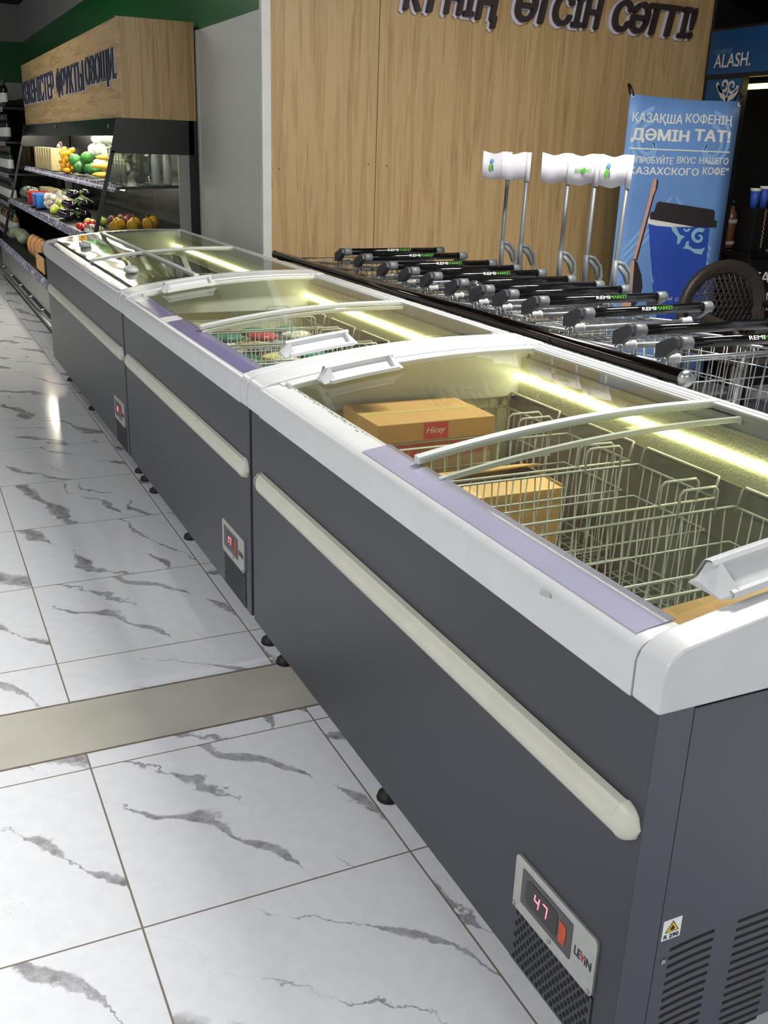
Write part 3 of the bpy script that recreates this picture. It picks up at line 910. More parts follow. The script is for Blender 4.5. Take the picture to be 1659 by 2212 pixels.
for (by, lays) in ((1.06, 4), (1.38, 5)):
    wh = 'the second-farthest basket of the middle freezer' if by < 1.2 else 'the farthest basket of the middle freezer'
    for k in range(lays):
        for i, x in enumerate((.23, .385, .54, .695)):
            for j, y in enumerate((.085, .200)):
                pack((x + random.uniform(-.003, .003), Y2 + by + y, BZ + .030 + k * .050), random.uniform(-.06, .06), random.uniform(-.05, .05), random.uniform(-.08, .08), random.randrange(10), wh, 'frozen packs in the middle freezer')
for k in range(4):
    for i, x in enumerate((.20, .36)):
        for j, y in enumerate((.085, .200)):
            pack((x, Y3 + .46 + y, BZ + .030 + k * .05), random.uniform(-.06, .06), random.uniform(-.05, .05), random.uniform(-.08, .08), random.choice((7, 9, 8, 7)), 'a basket of the farthest freezer', 'frozen packs in the farthest freezer')

# ------------------------------------------------------------------ hand rail behind the freezers
hr = thing('hand_rail', 'long dark polished pipe rail between the freezers and the shopping carts', 'rail', (1.03, 1.16, 0))
part('pipe', MB().tube([(0, 0, .952), (0, 3.30, .952)], .0205, 20), M['dark_steel'], hr)
cap = MB().blob((0, -.004, .952), (.024, .02, .024), n=18, k=10)
part('end_cap', cap, M['chrome'], hr, label='shiny domed end cap')
cap = MB().blob((0, 3.30, .952), (.0215, .012, .0215), n=18, k=10)
part('end_cap', cap, M['dark_steel'], hr)
for yy in (.08, 1.65, 3.22):
    part('post', MB().tube([(0, yy, 0), (0, yy, .945)], .017, 14), M['dark_steel'], hr)

# ------------------------------------------------------------------ shopping carts
CW = .63
def cart_parts():
    h = MB().tube([(.035, 0, 1.0), (CW - .035, 0, 1.0)], .0172, 14)
    caps, br = [], []
    for s, x in ((1, .028), (-1, CW - .028)):
        caps.append(MB().tube([(x - s * .012, 0, 1.0), (x + s * .030, 0, 1.0)], [.0205, .0195], 14))
        q = MB(); w = .013
        pr = [(-.014, .994), (-.004, 1.015), (.016, 1.018), (.086, .986), (.084, .944), (.050, .949)]
        q.prism(pr, 'x', x - s * .012 - w, x - s * .012 + w)
        br.append(q)
    return h, caps, br
def cart_basket():
    b = MB()
    def P(s, y, z):     # s: 0 left .. 1 right; the basket narrows to its nose
        wy = .285 - .055 * (y - .07) / .78
        return (CW / 2 + (s * 2 - 1) * wy, y, z)
    def top(y): return .930 - .05 * (y - .07) / .78
    def bot(y): return .46 + .06 * (y - .07) / .78
    y0, y1 = .085, .85
    b.tube([P(0, y0, top(y0)), P(0, y1, top(y1)), P(1, y1, top(y1)), P(1, y0, top(y0))], .0048, 6)
    b.tube([P(.06, y0, bot(y0)), P(.08, y1 - .1, bot(y1)), P(.92, y1 - .1, bot(y1)), P(.94, y0, bot(y0))], .0045, 6)
    for f in (.22, .45, .68, .86):
        b.tube([P(.06 * (1 - f), y0, bot(y0) + (top(y0) - bot(y0)) * f), P(.08 * (1 - f), y1 - .1 * (1 - f), bot(y1) + (top(y1) - bot(y1)) * f),
                P(1 - .08 * (1 - f), y1 - .1 * (1 - f), bot(y1) + (top(y1) - bot(y1)) * f), P(1 - .06 * (1 - f), y0, bot(y0) + (top(y0) - bot(y0)) * f)], .0024, 4)
    n = 14
    for s, e in ((0, .07), (1, .93)):
        for i in range(n):
            y = y0 + (y1 - y0) * i / (n - 1); yb = y0 + (y1 - .1 - y0) * i / (n - 1)
            b.tube([P(s, y, top(y)), P(e, yb, bot(yb))], .0021, 4)
    for i in range(8):
        s = i / 7
        b.tube([P(s, y1, top(y1)), P(.08 + .84 * s, y1 - .1, bot(y1)), P(.06 + .88 * s, y0, bot(y0))], .0021, 4)
    for i in range(5):
        y = y0 + .1 + i * .13
        b.tube([P(.06, y, bot(y)), P(.94, y, bot(y))], .0021, 4)
    # hooks under the handle
    for s in (0, 1):
        for dx in (.0, .022):
            x = P(s, y0, 0)[0] + (dx if s == 0 else -dx)
            b.tube([(x, .055, .900), (x, .062, .938), (x, .085, .948), (x, .10, .935), (x, .10, .80)], .0034, 6)
    return b
def cart_gate(nested):
    g = MB(); cs, sn = (math.cos(.14), -math.sin(.14)) if nested else (math.cos(-1.50), -math.sin(-1.50))
    def Q(x, d):
        return (x, .075 + d * cs, .930 - d * (.10 if nested else .99)) if nested else (x, .075 + d * .10, .928 - d)
    x0, x1 = .055, CW - .055
    LL = .42
    g.tube([Q(x0, 0), Q(x0 + .02, LL), Q(x1 - .02, LL), Q(x1, 0)], .0034, 6, closed=True)
    for k in range(1, 6): g.tube([Q(x0, LL * k / 6), Q(x1, LL * k / 6)], .0022, 4)
    for i in range(1, 13):
        x = x0 + (x1 - x0) * i / 13; g.tube([Q(x, 0), Q(x, LL)], .0020, 4)
    return g
def cart_frame():
    f = MB()
    for s in (0, 1):
        x = .05 if s == 0 else CW - .05; xn = .13 if s == 0 else CW - .13
        f.tube([(x, .085, .91), (x, .13, .50), (x, .06, .30), (x, .02, .14), (x, .30, .13), (xn, .78, .13)], .0105, 8)
    f.tube([(.05, .12, .42), (CW - .05, .12, .42)], .009, 8); f.tube([(.13, .78, .13), (CW - .13, .78, .13)], .009, 8)
    for s in (.12, CW - .12): f.tube([(s, .62, .46), (s, .70, .13)], .009, 8)
    return f
def wheel():
    w = MB().lathe([(.012, -.014), (.058, -.014), (.062, -.008), (.062, .008), (.058, .014), (.012, .014)], 16)
    w.v = [(z, x, y) for x, y, z in w.v]
    return w
hm, capm, brm = cart_parts()
GRP = 'shopping carts nested in a line'
def make_cart(label, nested=True):
    r = thing('shopping_cart', label, 'shopping cart', (0, 0, 0), 0, GRP)
    h = part('handle', hm, M['black_gloss'], r)
    for q in capm: part('end_cap', q, M['grey_plastic'], h)
    for q in brm: part('bracket', q, M['dark_grey_plastic'], h, bevel=0.002)
    part('wire_basket', cart_basket(), M['chrome'], r)
    g = part('rear_gate', cart_gate(nested), M['chrome'], r)
    rod = MB().tube([(.045, .070, .940), (CW - .045, .070, .940)], .0058, 8)
    part('hinge_rod', rod, M['chrome'], r)
    for x in (.060, CW - .060):
        col = MB().lathe([(.0115, -.02), (.0115, .017), (.015, .018), (.015, .024), (.008, .025)], 10)
        col.v = [(x + c, .070 + a, .940 + b_) for a, b_, c in col.v]
        part('collar', col, M['white_plastic'], r)
    part('chassis', cart_frame(), M['steel'], r)
    for x, y in ((.05, .02), (CW - .05, .02), (.13, .75), (CW - .13, .75)):
        o = part('wheel', wheel(), M['dark_grey_plastic'], r); o.location = (x, y, .063)
    return r
cl = [(757, 544), (793, 558), (830, 577), (878, 591), (930, 598), (985, 615), (1032, 629), (1095, 637), (1167, 651), (1254, 679), (1350, 715), (1469, 742)]
cr = [(960, 541), (1006, 551), (1055, 567), (1108, 576), (1169, 590), (1229, 602), (1298, 614), (1364, 625), (1450, 640), (1544, 661), (1659, 700), None]
ordn = ['farthest shopping cart of the line, against the oak wall', 'second shopping cart from the oak wall', 'third shopping cart from the oak wall', 'fourth shopping cart from the oak wall',
        'fifth shopping cart from the oak wall', 'sixth shopping cart from the oak wall, with a crumpled clear bag at its handle', 'seventh shopping cart from the oak wall', 'fifth shopping cart from the near end of the line',
        'fourth shopping cart from the near end of the line', 'third shopping cart from the near end, bright logo on its black handle', 'second shopping cart from the near end of the line', 'nearest shopping cart, its wire gate hanging down behind the rail']
proto = None; carts = []
for i, (a, b) in enumerate(zip(cl, cr)):
    A = at(a[0], a[1], z=1.0)
    B = at(b[0], b[1], z=1.0) if b else A + Vector((.63, .0, 0))
    c = (A + B) / 2; d = (B - A); rz = max(-.06, min(.06, math.atan2(d.y, d.x)))
    cx = 0.5 * c.x + 0.5 * 1.54 if b else c.x
    x0 = cx - CW / 2 * math.cos(rz); y0 = c.y - CW / 2 * math.sin(rz)
    if i == 11: y0 = A.y; x0 = A.x - .02
    if i == 11:
        cart = make_cart(ordn[i], False); cart.location = (x0, y0, 0); cart.rotation_euler = (0, 0, rz)
    elif proto is None:
        cart = proto = make_cart(ordn[i]); cart.location = (x0, y0, 0); cart.rotation_euler = (0, 0, rz)
    else:
        cart = dup(proto, (x0, y0, 0), rz, ordn[i])
    carts.append(cart)
    if i == 5: bagpos = Vector((x0 + .05, y0 - .02, .985))
for i, cart in enumerate(carts):
    if i in (0, 1, 2, 4, 8, 9, 11):
        hh = [q for q in cart.children if q.name.startswith('handle')][0]
        xd = Vector((1, 0, 0)); yd = Vector((0, .5, .866)); nrm = xd.cross(yd)
        for tx, ox, w, mt in (('REMI', .27, .062, M['white_print']), ('M', .333, .018, M['green_print']), ('ARKET', .353, .062, M['green_print'])):
            o = Vector((ox, 0, 1.0)) + nrm * .0177 - yd * .0075
            lettering('logo', tx, o, xd, yd, w, .013, mt, hh, bold=.02)
bag = MB().blob((0, 0, 0), (.035, .03, .03), n=16, k=12, jit=.22)
bo = part('plastic_bag', bag, M['bag_film']); bo.location = bagpos + Vector((.03, .0, -.0))
tag(bo, 'crumpled clear plastic bag stuffed at the handle of a shopping cart', 'bag')

# ------------------------------------------------------------------ children's carts with flag poles
def kid_cart(x, y, label, flag=True, lean=0.0, mark=None, fl_len=.168):
    r = thing('flag_cart', label, "children's cart", (x, y, 0), 0, "children's carts with flag poles")
    pole = MB().tube([(0, 0, .10), (0, 0, 1.0), (lean, 0, 1.505)], .0095, 10)
    part('pole', pole, M['pole_grey'], r)
    d = MB()
    pts = [(0, 0, 1.082), (.040, -.01, 1.074), (.070, -.018, 1.038), (.078, -.02, .995), (.070, -.018, .957), (.040, -.01, .946), (0, 0, .946)]
    d.tube(pts, [.011, .0095, .0088, .0088, .0088, .009, .010], 10)
    d.tube([(.004, 0, .94), (.0, 0, 1.09)], .0125, 10)
    part('grip', d, M['grey_plastic'], r)
    part('brace', MB().tube([(.012, -.004, 1.068), (.048, -.014, 1.03), (.060, -.018, .985)], [.010, .012, .006], 8), M['grey_plastic'], r)
    bk = MB()
    for z in (.28, .36, .44): bk.tube([(-.13, .03, z), (.13, .03, z), (.12, .40, z), (-.12, .40, z)], .003, 5, closed=True)
    for i in range(8):
        xx = -.13 + .26 * i / 7; bk.tube([(xx, .03, .44), (xx, .04, .28), (xx * .92, .39, .28), (xx * .92, .40, .44)], .002, 4)
    part('wire_basket', bk, M['chrome'], r)
    part('chassis', MB().tube([(-.12, .02, .07), (-.12, .05, .29), (.12, .05, .29), (.12, .02, .07), (.11, .40, .07), (-.11, .40, .07)], .008, 8, closed=True), M['steel'], r)
    for xx, yy in ((-.12, .03), (.12, .03), (-.11, .39), (.11, .39)):
        o = part('wheel', wheel(), M['dark_grey_plastic'], r); o.location = (xx, yy, .045); o.scale = (.7, .7, .7)
    if flag:
        n = 22; rows = [[], []]
        for i in range(n + 1):
            t = i / n; xx = lean * .9 + .012 - fl_len * t
            w = .006 * math.sin(t * 2.2 * PI + .4)
            for k, z in enumerate((1.515, 1.392)):
                rows[k].append((xx, -.006 + .008 * math.sin(t * 2 * PI), z + w))
        fo = part('flag', MB().sheet(rows), M['white_flag'], r)
        md = fo.modifiers.new('solid', 'SOLIDIFY'); md.thickness = .002
        part('flag_sleeve', MB().tube([(lean * .86, -.002, 1.385), (lean, -.002, 1.520)], .013, 10), M['white_flag'], r)
        yy = -.034
        if mark == 'logo':
            for tx, ox, w in (('REMI', -.118, .042), ('ARKET', -.066, .036)):
                lettering('flag_logo', tx, (ox, -.0185, 1.440), (1, 0, -.06), (0, 0, 1), w, .018, M['green_print'], fo, bold=.02)
            part('leaf', MB().blob((-.072, -.018, 1.450), (.010, .002, .014), n=8, k=6), M['green_print'], fo)
    return r
ps = [(1092, 440, 1080, 580, 'leftmost flag pole of the children\'s carts, white flag with a blue and green mark', True, 'kid', 3.66),
      (1133, 440, 1122, 560, 'second flag pole from the left, plain white flag over the marked one', True, None, 3.50),
      (1222, 440, 1207, 585, 'third flag pole from the left, plain white flag', True, None, 3.13),
      (1280, 440, 1263, 590, 'fourth flag pole from the left, white flag with a green shop logo', True, 'logo', 2.94),
      (1349, 440, 1326, 600, 'rightmost flag pole, white flag in front of the blue banner', True, 'kid2', 2.70)]
for u1, v1, u2, v2, lb, fg, mk, y in ps:
    a = at(u1, v1, y=y); b = at(u2, v2, y=y)
    sl = (a.x - b.x) / (a.z - b.z)
    x10 = b.x + sl * (1.0 - b.z)
    r = kid_cart(x10, y, lb, fg, sl * .505, mk)
    if mk in ('kid', 'kid2'):
        fo = [q for q in r.children if q.name.startswith('flag') and not q.name.startswith('flag_s')][0]
        ox = -.108
        ms = MB(); ms.blob((ox + .006, -.018, 1.474), (.011, .002, .012), n=10, k=6); part('flag_mark_blue', ms, mat('mark_blue', (92, 150, 200), .5), fo)
        ms = MB(); ms.blob((ox, -.018, 1.444), (.009, .002, .020), n=10, k=6); part('flag_mark_green', ms, M['green_print'], fo)
        ms = MB().tube([(ox + .012, -.019, 1.458), (ox + .014, -.019, 1.425)], .0016, 5); part('flag_mark_black', ms, M['black'], fo)

# ------------------------------------------------------------------ oak wall lettering
def wall_word(body, xs, label):
    s = thing('wall_lettering', label, 'sign', (xs[0], WY, 2.285), 0, 'raised words on the oak wall')
    # lay the letters out by their own widths
    ws = []
    for ch in body:
        me = text_mesh(ch, 0, .19, shear=0, bold=.03)
        ws.append((max(v.co.x for v in me.vertices)) * (.19 / .19)); bpy.data.meshes.remove(me)
    hs = {'Ң': 1.28, '!': 1.0, 'І': 1.0}
    cap = [w * hs.get(ch, 1) if ch == 'Ң' else w for ch, w in zip(body, ws)]
    gap = .05 * sum(cap) / len(cap)
    tot = sum(cap) + gap * (len(cap) - 1) + .03
    k = (xs[1] - xs[0]) / tot
    x = 0
    for ch, w in zip(body, cap):
        h = .19 * hs.get(ch, 1); dz = -(h - .19)
        me = text_mesh(ch, w * k + .02, h, shear=.22, bold=.035, extrude=.028)
        o = link('letter', me, s); me.materials.clear(); me.materials.append(M['letter_face'])
        frame(o, (x, -.052, dz), (1, 0, 0), (0, 0, 1)); o.location = (x, -.018, dz)
        me2 = text_mesh(ch, w * k + .034, h + .018, shear=.22, bold=.05, extrude=.016)
        me2.materials.clear(); me2.materials.append(M['letter_back'])
        b = link('letter_backing', me2, o)
        frame(b, (-.020, -.014, -.017), (1, 0, 0), (0, 1, 0))
        x += (w + gap) * k
for body, xs, lb in (('КҮНІҢ', (2.0, 2.66), 'leftmost raised dark brown word on the oak wall, ending in a letter with a tail'),
                     ('ӨТСІН', (2.77, 3.43), 'middle raised dark brown word on the oak wall'),
                     ('СӘТТІ!', (3.51, 4.20), 'right-hand raised dark brown word with an exclamation mark on the oak wall')):
    wall_word(body, xs, lb)

# ------------------------------------------------------------------ banner on its stand
BY = 4.3
bn = thing('banner_stand', 'tall blue coffee banner with a printed paper cup, standing before the oak wall', 'banner', (3.62, BY, 0))
def bp(u, v, d=0.0):
    p = at(u, v, y=BY); return (p.x - 3.62, -d, p.z)
TL, TR = bp(1362, 202), bp(1600, 212)
xl, xr, zt, zb = TL[0], TR[0] + .01, TL[2], .12
rows = []
for i in range(13):
    z = zt + (zb - zt) * i / 12
    rows.append([(xl + (xr - xl) * j / 8, 0.0, z + .012 * math.sin(PI * j / 8) * (-1 if i == 0 else 0)) for j in range(9)])
sheet = part('banner_sheet', MB().sheet(rows), M['banner'], bn)
md = sheet.modifiers.new('solid', 'SOLIDIFY'); md.thickness = .0012; md.offset = 1
for pts in ([(xl, .03, zt + .055), (0, .10, 1.0), (xr, .03, zb - .05)], [(xr, .03, zt + .055), (0, .10, 1.0), (xl, .03, zb - .05)]):
    part('stand_rod', MB().tube(pts, .006, 8), M['black'], bn)
part('stand_leg', MB().tube([(0, .10, 1.0), (0, .40, .012)], .007, 8), M['black'], bn)
ey = MB()
for x, z in ((xl + .018, zt - .012), (xr - .018, zt - .02)):
    ey.tube([(x + .008 * math.cos(a * PI / 5), -.004, z + .008 * math.sin(a * PI / 5)) for a in range(10)], .003, 6, closed=True)
part('eyelet', ey, M['white_print'], bn)
hk = MB()
for x, z, s in ((xl + .018, zt - .012, -1), (xr - .018, zt - .02, 1)):
    hk.tube([(x, -.008, z), (x + s * .012, -.01, z + .03), (x + s * .02, .02, z + .065)], .006, 6)
part('hook', hk, M['black'], bn)
D1, D2, D3, D4 = .0020, .0034, .0048, .0062
for cx in (-.235, .235):
    for rr in (.20, .125):
        pat = MB()
        A, B = swirl((cx, 1.60), rr, .78, .014, .012, PI * .5 if cx < 0 else PI * .5, 1 if cx < 0 else -1, 34)
        pat.sheet([[(p[0], -D1, p[1]) for p in A if abs(p[0]) < .42], [(p[0], -D1, p[1]) for p, q in zip(B, A) if abs(q[0]) < .42]], False)
        part('pattern_print', pat, M['banner_light'], sheet)
for cx in (-1, 1):
    for off in (0, .05, .1):
        pat = MB().sheet([[(cx * .02, -D1, 1.30 - off), (cx * .36, -D1, .98 - off)], [(cx * .02, -D1, 1.275 - off), (cx * .36, -D1, .955 - off)]], False)
        part('pattern_print', pat, M['banner_light'], sheet)
def btext(body, u0, vb, vt, u1, **k):
    a, t, b = bp(u0, vb), bp(u0, vt), bp(u1, vb)
    lettering('banner_text', body, (a[0], -D2, a[2]), (1, 0, 0), (0, 0, 1), b[0] - a[0], t[2] - a[2], M['banner_text'], sheet, **k)
btext('ҚАЗАҚША', 1364, 267, 241, 1473, bold=.022)
btext('КОФЕНІҢ', 1479, 269, 243.5, 1580, bold=.022)
btext('ДӘМІН', 1361, 307, 275, 1487, bold=.045)
btext('ТАТ!', 1497, 305, 278, 1576, bold=.045)
a, b = bp(1358, 320), bp(1576, 326)
part('rule_print', MB().box(a[0], -D2, a[2] - .004, b[0], -D2 + .0002, a[2] + .004), M['banner_text'], sheet)
btext('ПОПРОБУЙТЕ', 1350, 352, 332, 1453, bold=.025)
btext('ВКУС', 1461, 353, 337.5, 1501, bold=.025)
btext('НАШЕГО', 1509, 354, 338.5, 1572, bold=.025)
btext('“КАЗАХСКОГО', 1346, 376, 358.5, 1508, bold=.03)
btext('КОФЕ”', 1516, 378, 360, 1572, bold=.03)
btext('АЛМАТЫ', 1400, 650, 643, 1450, bold=.01)
btext('С', 1457, 650, 643, 1464, bold=.01)
# printed cup
def outl(pts, d): return [bp(u, v, d) for u, v in pts]
part('cup_print', MB().poly(outl([(1400, 478), (1410, 632), (1418, 690), (1512, 690), (1518, 632), (1533, 485)], D2)), M['cup_blue'], sheet)
part('cup_rim_print', MB().poly(outl([(1397, 474), (1396, 479), (1402, 484), (1420, 488), (1450, 490), (1502, 490), (1500, 484), (1402, 468)], D3)), M['banner_text'], sheet)
part('cup_lid_print', MB().poly(outl([(1422, 435), (1540, 453), (1543, 458), (1542, 475), (1548, 477), (1546, 491), (1500, 490), (1402, 473), (1405, 458), (1412, 457), (1417, 440)], D4)), M['cup_lid'], sheet)
orn = MB()
def bpol(pts): orn.poly(outl(pts, D4))
bpol([(1448, 490), (1452, 500), (1462, 512), (1461, 528), (1466, 526), (1472, 515), (1479, 511), (1468, 507), (1463, 500), (1460, 491)])
A, B = swirl((1508, 512), 17, 1.15, 4.5, 2.0, -.9, -1, 24)
orn.sheet([[bp(p[0], p[1], D4) for p in A], [bp(p[0], p[1], D4) for p in B]], False)
bpol([(1472, 537), (1478, 532), (1481, 522), (1487, 520), (1486, 530), (1496, 537), (1512, 538), (1522, 534), (1514, 550), (1500, 547), (1490, 540), (1480, 537)])
A, B = swirl((1479, 493), 9, .5, 2.5, 2.0, 0, 1, 10)
orn.sheet([[bp(p[0], p[1], D4) for p in A], [bp(p[0], p[1], D4) for p in B]], False)
part('cup_ornament_print', orn, M['cup_orn'], sheet)
part('steam_print', MB().poly(outl([(1402, 562), (1404, 575), (1403, 590), (1408, 612), (1411, 610), (1406, 590), (1406, 572)], D3)), M['banner_light'], sheet)
# printed long-necked instrument
part('instrument_neck_print', MB().poly(outl([(1411, 386), (1418, 386), (1420, 398), (1414, 420), (1409, 424), (1378, 560), (1372, 562), (1366, 562), (1402, 424), (1404, 412)], D2)), M['dombra_face'], sheet)
part('instrument_neck_shade', MB().poly(outl([(1418, 386), (1421, 390), (1420, 404), (1412, 424), (1376, 562), (1372, 562), (1409, 424), (1415, 410)], D3)), M['cup_lid'], sheet)
part('instrument_body_print', MB().poly(outl([(1366, 560), (1374, 560), (1384, 590), (1387, 620), (1380, 650), (1368, 662), (1340, 662), (1345, 620), (1358, 580)], D2)), M['dombra_face'], sheet)
part('instrument_body_shade', MB().poly(outl([(1370, 560), (1376, 566), (1385, 595), (1387, 620), (1379, 650), (1370, 660), (1362, 662), (1366, 610)], D3)), M['cup_lid'], sheet)

# ------------------------------------------------------------------ coffee booth at the end of the oak wall
BX = 4.36
bt = thing('coffee_booth', 'dark coffee booth with a blue fascia sign at the right end of the oak wall', 'booth', (BX, 4.975, 0))
part('booth_shell', MB().box(.9, -2.2, 0, .94, 0, 2.6).box(0.0, -.008, 0, .9, .02, 2.6).box(.0, -2.2, 0, .9, -2.16, 2.6).box(.02, -2.2, 2.56, .94, 0, 2.6), M['black'], bt)
fs = part('fascia_frame', MB().box(-.02, -2.2, 2.045, .04, 0, 2.36), M['black'], bt, bevel=0.003)
part('fascia_panel', MB().box(-.025, -2.17, 2.070, -.019, -.022, 2.342), M['blue_booth'], fs)
a = at(1541, 148, x=BX - .026); b = at(1623, 120, x=BX - .026)
lettering('booth_text', 'ALASH.', (-.0265, a.y - 4.975, a.z), (0, -1, 0), (0, 0, 1), a.y - b.y, .085, M['booth_letter'], fs, bold=.012)
a = at(1544, 119, x=BX - .026); b = at(1583, 108, x=BX - .026)
lettering('booth_text', 'COFFEE BY', (-.0265, a.y - 4.975, a.z), (0, -1, 0), (0, 0, 1), a.y - b.y, .030, M['booth_letter_dim'], fs)
jp = part('side_panel', MB().box(-.004, -.345, 0, .02, -.012, 2.045), M['blue_booth_panel'], bt)
part('side_edge', MB().box(-.006, -.012, 0, .02, 0, 2.045).box(-.006, -.352, 0, .05, -.345, 2.045), M['black'], jp)
orn = MB()
def jput(p): return (-.006, -p[0], p[1])
for c, cw, s0 in (((.185, 2.005), 1, PI), ((.262, 1.995), -1, 0)):
    A, B = swirl(c, .052, 1.2, .011, .006, s0, cw, 26)
    orn.sheet([[jput(p) for p in A if p[1] < 2.043], [jput(q) for p, q in zip(A, B) if p[1] < 2.043]], False)
orn.sheet([[jput(p) for p in ((.105, 2.005), (.135, 1.965), (.165, 1.925), (.225, 1.890), (.285, 1.915), (.320, 1.945))], [jput(p) for p in ((.120, 2.030), (.155, 1.985), (.190, 1.950), (.225, 1.925), (.275, 1.945), (.325, 1.985))]], False)
orn.poly([jput(p) for p in ((.215, 1.90), (.225, 1.99), (.236, 1.90))])
part('ornament', orn, M['booth_letter'], jp)
lampz = 2.005
lp = thing('pendant_lamp', 'glowing tube lamp hanging inside the dark coffee booth', 'lamp', (BX + .24, 4.66, 0))
part('tube', MB().tube([(0, -.55, lampz), (0, .16, lampz)], .016, 10), M['lamp_tube'], lp)
part('housing', MB().box(-.03, -.57, lampz + .016, .03, .18, lampz + .034), M['steel'], lp)
part('wire', MB().tube([(0, .05, lampz + .03), (0, .05, 2.56)], .002, 5).tube([(0, -.4, lampz + .03), (0, -.4, 2.56)], .002, 5), M['steel'], lp)
ct = thing('counter', 'black coffee counter with white lettering on its front, behind the rattan chair', 'counter', (4.42, 4.40, 0))
part('counter_body', MB().box(0, -.02, 0, .80, .20, .90), M['black'], ct, bevel=0.004)
part('counter_top', MB().box(-.03, -.04, .90, .82, .22, .935), M['black_gloss'], ct, bevel=0.003)
CY = 4.40 - .0215
for body, u0, v0, h in (('ТА', 1622, 612, .075), ('ТО', 1628, 658, .095), ('T:ALASH', 1634, 672, .022)):
    p = at(u0, v0, y=CY)
    lettering('counter_text', body, (p.x - 4.42, -.0218, p.z), (1, 0, 0), (0, 0, 1), {'ТА': .17, 'ТО': .20, 'T:ALASH': .15}[body], h, M['banner_text'], ct, bold=.02 if h > .03 else 0)
rk = part('ring_grommet', MB().tube([(.24 + .05 * math.cos(a * PI / 8), .02 + .04 * math.sin(a * PI / 8), .9432) for a in range(16)], .008, 6, closed=True), M['grey_plastic'], ct)
p = at(1583, 536, z=.936); 
bl = thing('syrup_bottle', 'brown syrup bottle with a white ornament band on the coffee counter', 'bottle', (p.x, p.y + .06, .936))
BH = .29
part('bottle_body', MB().lathe([(.040, 0), (.043, .006), (.043, .20), (.036, .235), (.018, .262), (.016, BH)], 20), M['syrup'], bl)
part('bottle_cap', MB().lathe([(.019, BH), (.019, BH + .03), (.016, BH + .034)], 16), M['black'], bl)
bd = MB()
for k in range(14):
    a0 = PI + k * .22 - .2
    bd.tube([(.0436 * math.cos(a0), .0436 * math.sin(a0), .165), (.0436 * math.cos(a0 + .11), .0436 * math.sin(a0 + .11), .195), (.0436 * math.cos(a0 + .22), .0436 * math.sin(a0 + .22), .165)], .003, 5)
    bd.tube([(.0436 * math.cos(a0), .0436 * math.sin(a0), .02), (.0436 * math.cos(a0 + .11), .0436 * math.sin(a0 + .11), .045), (.0436 * math.cos(a0 + .22), .0436 * math.sin(a0 + .22), .02)], .003, 5)
part('ornament_band', bd, M['booth_letter'], bl)
# riser with boxes and cups behind the bottle
rs = thing('counter_riser', 'black box display with gold ornament stripes on the coffee counter', 'display box', (BX + .14, 4.555, .9352))
part('box_body', MB().box(0, -.08, 0, .42, .08, .285), M['black'], rs, bevel=0.002)
go = MB()
for x in (.085, .165):
    for k in range(9): go.tube([(x, -.0815, .02 + k * .029), (x + .014, -.0815, .034 + k * .029), (x, -.0815, .047 + k * .029)], .0034, 5)
part('gold_stripe', go, M['gold'], rs)
for i, (u, v0, v1) in enumerate(((1575, 442, 398), (1594, 440, 394))):
    pz = at(u, v0, y=4.52)
    c = thing('paper_cup', ['blue and white paper cup on the counter display, left one', 'taller blue and white paper cup on the counter display, right one'][i], 'cup', (4.545 + i * .085, 4.55, .9352 + .2855))
    h = .13 + i * .015
    part('cup_body', MB().lathe([(.026, 0), (.034, h)], 16), M['cup_blue'], c)
    part('cup_rim', MB().lathe([(.0345, h - .02), (.036, h - .01), (.0365, h)], 16), M['banner_text'], c)

# ------------------------------------------------------------------ rattan chair
CYY = 3.9
ch = thing('rattan_chair', 'dark brown rattan armchair with a round lattice back, before the coffee counter', 'chair', (3.76, CYY, 0))
cw, zc, ct_ = .33, .62, .925
def ring(k, z, dy):     # outline of the back at scale k
    pts = []
    for i in range(25):
        a = PI * i / 24
        pts.append((-cw * k * math.cos(a), dy, z + (ct_ - .62) * k * math.sin(a) ** .85))
    return pts
bk = MB()
for k, r_ in ((1.0, .026), (.945, .027), (.885, .024), (.84, .017)):
    pts = ring(k, .62, -.012 + (1 - k) * .10)
    pts = [(pts[0][0], pts[0][1] - .02, .42)] + pts + [(pts[-1][0], pts[-1][1] - .02, .42)]
    bk.tube(pts, r_, 8)
part('back_frame', bk, M['rattan'], ch)
lt = MB()
def inside(x, z):
    if z < .62: return abs(x) < cw * .86
    return (x / (cw * .86)) ** 2 + ((z - .62) / ((ct_ - .62) * .88)) ** 2 < 1
for k in range(-16, 17):
    for s in (1, -1):
        seg = []
        for i in range(60):
            z = .46 + .44 * i / 59; x = k * .042 + s * (z - .46) * .58
            if inside(x, z): seg.append((x, .002 * s, z))
            elif len(seg) > 1: lt.tube([seg[0], seg[-1]], .0052, 4); seg = []
            else: seg = []
        if len(seg) > 1: lt.tube([seg[0], seg[-1]], .0052, 4)
for i in range(10):
    z = .48 + i * .044
    xs = [x / 100 for x in range(-34, 35) if inside(x / 100, z)]
    if len(xs) > 2: lt.tube([(xs[0], 0, z), (xs[-1], 0, z)], .0048, 4)
part('back_lattice', lt, M['rattan'], ch)
part('seat', MB().prism([(-.29, -.50), (.29, -.50), (.31, -.2), (.29, 0), (-.29, 0), (-.31, -.2)], 'z', .40, .44), M['rattan'], ch, bevel=0.01)
for s in (-1, 1):
    part('arm', MB().tube([(s * .325, -.02, .68), (s * .335, -.25, .645), (s * .33, -.46, .62), (s * .32, -.50, .58), (s * .29, -.47, .42)], .022, 8), M['rattan'], ch)
    for y in (-.46, -.02): part('leg', MB().tube([(s * .28, y, .41), (s * .30, y + (-.02 if y < -.1 else .03), 0)], .018, 8), M['rattan'], ch)

